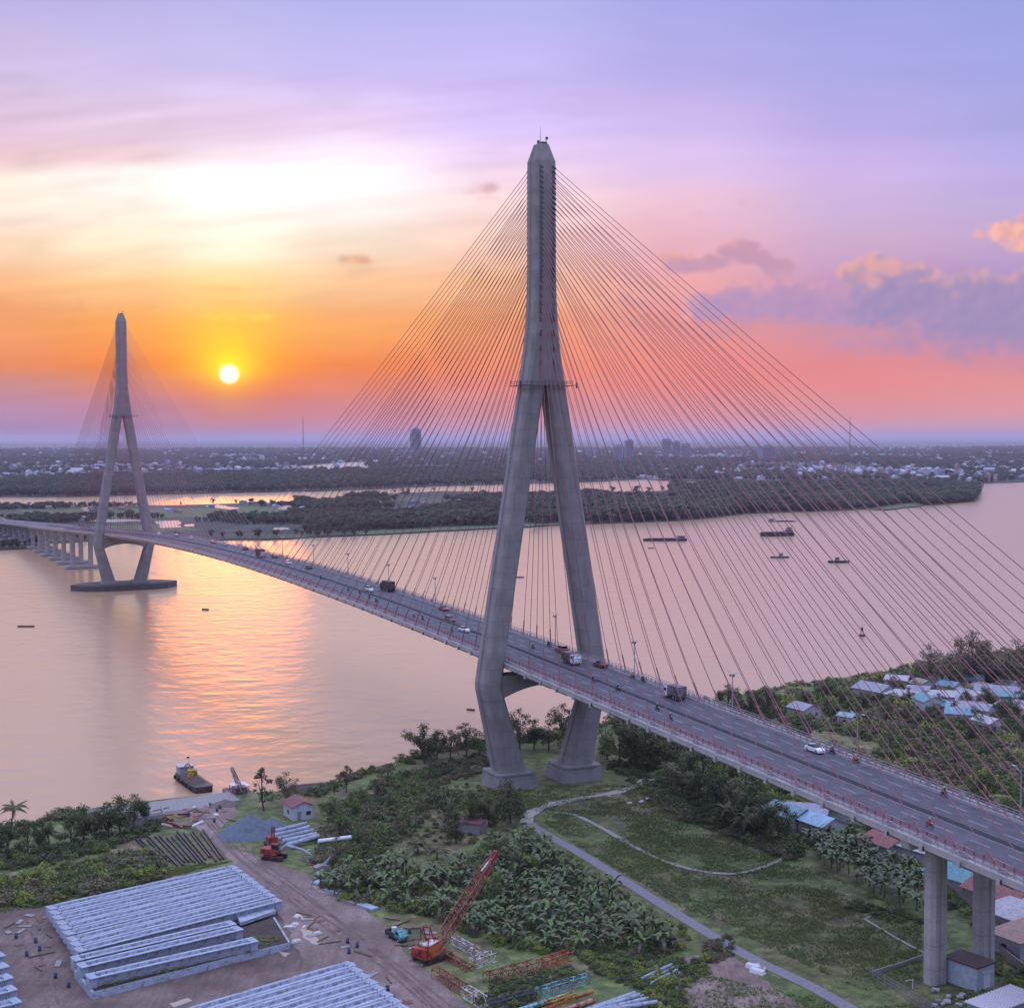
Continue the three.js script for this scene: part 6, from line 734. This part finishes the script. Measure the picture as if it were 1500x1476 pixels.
// ------------------------------------------------------------------ houses on the near bank
const tin = (r, g, b) => new THREE.MeshStandardMaterial({ color: lin(r, g, b), roughness: 0.45, metalness: 0.2, bumpMap: rep(T.corrugated, 2.2), bumpScale: 0.04, side: THREE.DoubleSide, map: rep(T.stain, 5) });
function house(px, py, w, l, h, turn, roof, wall, label, type = 'gable') {
  const p = G(px, py), o = thing('house', label, 'house', p, turn), ww = M(...wall, { map: sp4 }); const b = new Geo(); b.box(0, h / 2, 0, w, h, l); const W = part(o, 'wall', b, ww), rm = tin(...roof), e = 0.45;
  if (type === 'gable') { const H = h + w * 0.22; for (const s of [-1, 1]) { const g = new Geo(); g.hexa([[0, H, -l / 2 - e], [s * (w / 2 + e), h - 0.1, -l / 2 - e], [s * (w / 2 + e), h - 0.1, l / 2 + e], [0, H, l / 2 + e], [0, H + 0.1, -l / 2 - e], [s * (w / 2 + e), h, -l / 2 - e], [s * (w / 2 + e), h, l / 2 + e], [0, H + 0.1, l / 2 + e]]); part(o, 'roof', g, rm); } const gb = new Geo(); for (const z of [-l / 2, l / 2]) gb.tri([-w / 2, h, z], [w / 2, h, z], [0, H, z]); part(o, 'gable', gb, ww); }
  else if (type === 'shed') { const g = new Geo(); g.hexa([[-w / 2 - e, h + 0.1, -l / 2 - e], [w / 2 + e, h + 0.9, -l / 2 - e], [w / 2 + e, h + 0.9, l / 2 + e], [-w / 2 - e, h + 0.1, l / 2 + e], [-w / 2 - e, h + 0.2, -l / 2 - e], [w / 2 + e, h + 1.0, -l / 2 - e], [w / 2 + e, h + 1.0, l / 2 + e], [-w / 2 - e, h + 0.2, l / 2 + e]]); part(o, 'roof', g, rm); const k = new Geo(); k.box(w / 2 - 0.06, h + 0.4, 0, 0.1, 0.85, l - 0.1); part(o, 'upper_wall', k, ww); }
  else { const g = new Geo(); g.box(0, h + 0.08, 0, w + 0.5, 0.2, l + 0.5); part(o, 'roof', g, rm); }
  const d = new Geo(); d.box(-w * 0.2, 1.05, l / 2 + 0.02, 0.95, 2.1, 0.08); part(o, 'door', d, M(0.2, 0.22, 0.26)); for (const [x, z, r] of [[w * 0.25, l / 2 + 0.02, 0], [w / 2 + 0.02, l * 0.2, 1], [w / 2 + 0.02, -l * 0.25, 1], [-w / 2 - 0.02, 0, 1]]) { const g = new Geo(); g.box(x, 1.5, z, r ? 0.08 : 1.1, 0.9, r ? 1.1 : 0.08); part(o, 'window', g, MAT.glass); } return o;
}
const BLUE = [0.2, 0.38, 0.46], PALE = [0.34, 0.37, 0.43], WHT = [0.5, 0.5, 0.53], TEAL = [0.13, 0.36, 0.4], REDR = [0.3, 0.1, 0.09], GREYR = [0.34, 0.36, 0.42], wl = [0.5, 0.5, 0.5];
house(437, 1196, 5, 6.5, 3.2, 0.5, [0.22, 0.07, 0.07], [0.6, 0.62, 0.68], 'white hut with a dark red gable roof near the gravel heap');
house(1282, 1022, 9, 12, 3.2, 0.6, GREYR, wl, 'house with a blue-grey roof among the riverside trees'); house(1360, 1042, 7, 9, 4, 0.15, TEAL, [0.62, 0.66, 0.7], 'white-gabled house with a turquoise roof'); house(1402, 1032, 8, 18, 3, 1.35, WHT, wl, 'long low house with a white roof beside the turquoise one', 'shed'); house(1462, 1026, 9, 14, 3.2, 1.1, GREYR, wl, 'house with a wide grey roof under the airy trees'); house(1486, 1032, 6, 12, 3, 1.4, TEAL, wl, 'low house with a bright turquoise roof beside the grey one', 'shed'); house(1430, 1050, 7, 10, 3, 0.9, PALE, wl, 'small house with a pale roof sunk in the scrub'); house(1448, 1070, 6, 8, 3, 0.4, WHT, [0.66, 0.66, 0.7], 'white shack surrounded by scrub beyond the deck'); house(1406, 1056, 7, 8, 2.8, 1.2, BLUE, wl, 'small house with a light blue roof in the scrub'); house(1178, 1050, 7, 8, 3, 0.5, GREYR, wl, 'grey-roofed hut by the slim palm'); house(1242, 1062, 4, 5, 3, 0.8, [0.3, 0.45, 0.45], wl, 'tiny teal-roofed hut close behind the deck railing'); house(1318, 1030, 7, 8, 3, 0.7, WHT, wl, 'white-roofed house between the blue-grey and turquoise roofs', 'shed'); house(1500, 1048, 8, 10, 3, 0.8, PALE, wl, 'pale house at the edge of the airy trees');
house(1158, 1208, 8, 10, 3, 0.55, BLUE, wl, 'light blue roofed house partly under the bridge deck'); house(1204, 1222, 7, 8, 3, 0.5, [0.35, 0.6, 0.75], wl, 'sky blue roofed house in the banana grove'); house(1182, 1206, 6, 9, 3, 1.3, PALE, wl, 'house with a pale lilac roof between two blue roofs', 'shed'); house(1226, 1204, 6, 9, 3.2, 0.9, [0.42, 0.12, 0.1], wl, 'red-roofed house just below the bridge deck', 'shed'); house(1300, 1252, 7, 8, 3, 0.5, REDR, wl, 'dark red roofed house beside the bridge pier'); house(1348, 1262, 8, 11, 3.4, 0.55, WHT, wl, 'white-roofed house behind the bridge pier', 'shed'); house(1408, 1304, 9, 11, 3.4, 0.6, TEAL, wl, 'turquoise-roofed house between the pier columns'); house(1470, 1330, 9, 12, 3.2, 0.5, REDR, [0.45, 0.36, 0.33], 'maroon-roofed house near the fence wall'); house(1496, 1362, 10, 11, 3.2, 0.5, WHT, [0.42, 0.38, 0.4], 'house with a broad white roof near the fence wall', 'shed'); house(1498, 1392, 9, 7, 3, 0.5, [0.42, 0.26, 0.2], [0.4, 0.38, 0.42], 'low house with a rusty roof and barred windows', 'shed');
{ seedTo(881); const spots = scatter(pxPoly([[1300, 1008], [1420, 1000], [1520, 1002], [1530, 1070], [1440, 1064], [1340, 1040]]), 9, 18, 882), RT = [[PALE, 'pale grey'], [WHT, 'white'], [BLUE, 'light blue'], [[0.3, 0.16, 0.12], 'rusty'], [GREYR, 'dark grey'], [[0.36, 0.3, 0.26], 'brown']];
  spots.forEach((p, i) => { const [rc, word] = RT[i % 6], o = house(750, 1000, rr(4.5, 7), rr(6, 10), rr(2.4, 3.4), rr(0.2, 1.4), rc, wl, 'small riverside house with a ' + word + ' tin roof half hidden by trees', pick(['gable', 'shed', 'gable'])); o.position.copy(p); o.userData.group = 'riverside houses with ' + word + ' roofs'; }); }
{ // pump house under the deck, with its flat roof
  const p = G(1420, 1440), o = thing('pump_house', 'small pale blue building with a brown flat roof at the pier', 'building', p, 0.62); const b = new Geo(); b.box(0, 1.9, 0, 4.6, 3.8, 6.2); part(o, 'wall', b, M(0.5, 0.6, 0.64, { map: sp4 })); const r = new Geo(); r.box(0, 3.95, 0, 5.1, 0.3, 6.8); part(o, 'roof', r, M(0.14, 0.09, 0.09, { map: sp4 })); const f = new Geo(); f.box(0, 3.72, 0, 4.9, 0.14, 6.5); part(o, 'cornice', f, M(0.55, 0.55, 0.55)); const d = new Geo(); d.box(0.3, 1.25, 3.13, 1.6, 2.5, 0.1); part(o, 'door', d, M(0.6, 0.66, 0.75)); const l = new Geo(); l.box(0.3, 2.75, 3.2, 2.2, 0.1, 0.5); part(o, 'door_canopy', l, M(0.5, 0.5, 0.5));
  const wallLine = (pts, h, t, mat, name, label) => { const P = pts.map(([x, y]) => G(x, y)), g = new Geo(); for (let i = 0; i + 1 < P.length; i++) g.bar([P[i].x, LAND + h / 2, P[i].z], [P[i + 1].x, LAND + h / 2, P[i + 1].z], t, h); one(name, g, mat, label, 'wall'); };
  wallLine([[1452, 1384], [1480, 1410], [1530, 1446]], 1.6, 0.25, M(0.32, 0.28, 0.27, { map: sp4 }), 'boundary_wall', 'weathered boundary wall behind the pump house'); wallLine([[1278, 1428], [1318, 1416], [1352, 1404]], 0.7, 0.3, MAT.bed, 'low_wall', 'low grey wall beside the bridge pier');
  const A = G(1278, 1432), B = G(1375, 1492), fo = thing('mesh_fence', 'pale wire mesh fence around the grass plot at the pier', 'fence', A); const dx = B.x - A.x, dz = B.z - A.z; for (let i = 0; i <= 10; i++) { const g = new Geo(); g.cyl(dx * i / 10, 0, 1.9, dz * i / 10, 0.05, 0.05, 6); part(fo, 'post', g, MAT.galv); } for (const y of [0.15, 0.7, 1.25, 1.8]) { const g = new Geo(); g.bar([0, y, 0], [dx, y, dz], 0.035); part(fo, 'rail', g, MAT.galv); } const w = new Geo(); for (let i = 0; i < 90; i++) w.bar([dx * i / 90, 0.1, dz * i / 90], [dx * i / 90, 1.8, dz * i / 90], 0.018); part(fo, 'wire_mesh', w, MAT.galv).userData.kind = 'stuff';
  const gp = thing('goal_frame', 'white pipe frame standing on the grass by the pier', 'frame', G(1338, 1448), 0.4); const gg = new Geo(); gg.tube([[-1.6, 1.5, 0], [0, 1.5, 0]], 0.06, 6); part(gp, 'crossbar', gg, M(0.7, 0.7, 0.7)); for (const x of [-0.1]) { const q = new Geo(); q.cyl(x, 0, 1.5, 0, 0.06, 0.06, 6); part(gp, 'post', q, M(0.7, 0.7, 0.7)); }
  const sp = G(1470, 1488), so = thing('site_shed', 'long shed with a white ribbed roof by the boundary', 'shed', sp, 0.62 + Math.PI / 2); const sb = new Geo(); sb.box(0, 1.3, 0, 5, 2.6, 11); part(so, 'wall', sb, M(0.3, 0.38, 0.42, { map: sp4 })); const sr = new Geo(); sr.box(0, 2.7, 0, 5.6, 0.14, 11.6); const roof = part(so, 'roof', sr, M(0.66, 0.66, 0.7)); for (let i = 0; i < 15; i++) { const g = new Geo(); g.box(0, 2.83, -5.4 + i * 0.77, 5.6, 0.12, 0.28); part(roof, 'roof_rib', g, M(0.66, 0.66, 0.7)); }
  seedTo(701); for (let i = 0; i < 14; i++) { const g = new Geo(); g.box(0, 0.15, 0, rr(0.6, 1.4), 0.3, rr(0.5, 1)); const q = one('rubble_block', g, pick([MAT.bed, M(0.4, 0.4, 0.42)]), 'grey rubble block piled before the pump house', 'rubble', 'rubble before the pump house'); q.position.copy(G(rr(1366, 1425), rr(1448, 1474))).setY(LAND + rr(0, 0.3)); q.rotation.y = rnd() * 6; }
  for (const [x, y] of [[1110, 1425], [1104, 1418]]) { const g = new Geo(); g.hexa([[-0.6, 0, -1.3], [0.6, 0, -1.3], [0.6, 0, 1.3], [-0.6, 0, 1.3], [-0.45, 0.7, -1.2], [0.45, 0.7, -1.2], [0.45, 0.6, 1.1], [-0.45, 0.6, 1.1]]); const q = one('white_tarp', g, M(0.66, 0.66, 0.68), x === 1110 ? 'white covered bundle on the verge of the concrete lane' : 'second white bundle close to the covered one', 'bundle'); q.position.copy(G(x, y)); q.rotation.y = 0.9; }
  const sb2 = G(680, 1216), hb = thing('shack', 'low shack with a dull red tin roof hidden in the scrub', 'shack', sb2, 1.2); const w2 = new Geo(); w2.box(0, 1.1, 0, 4, 2.2, 9); part(hb, 'wall', w2, M(0.25, 0.22, 0.24)); const r2 = new Geo(); r2.box(0, 2.3, 0, 4.6, 0.12, 9.6); part(hb, 'roof', r2, tin(0.28, 0.12, 0.14));
}
renderer.render(scene, camera);
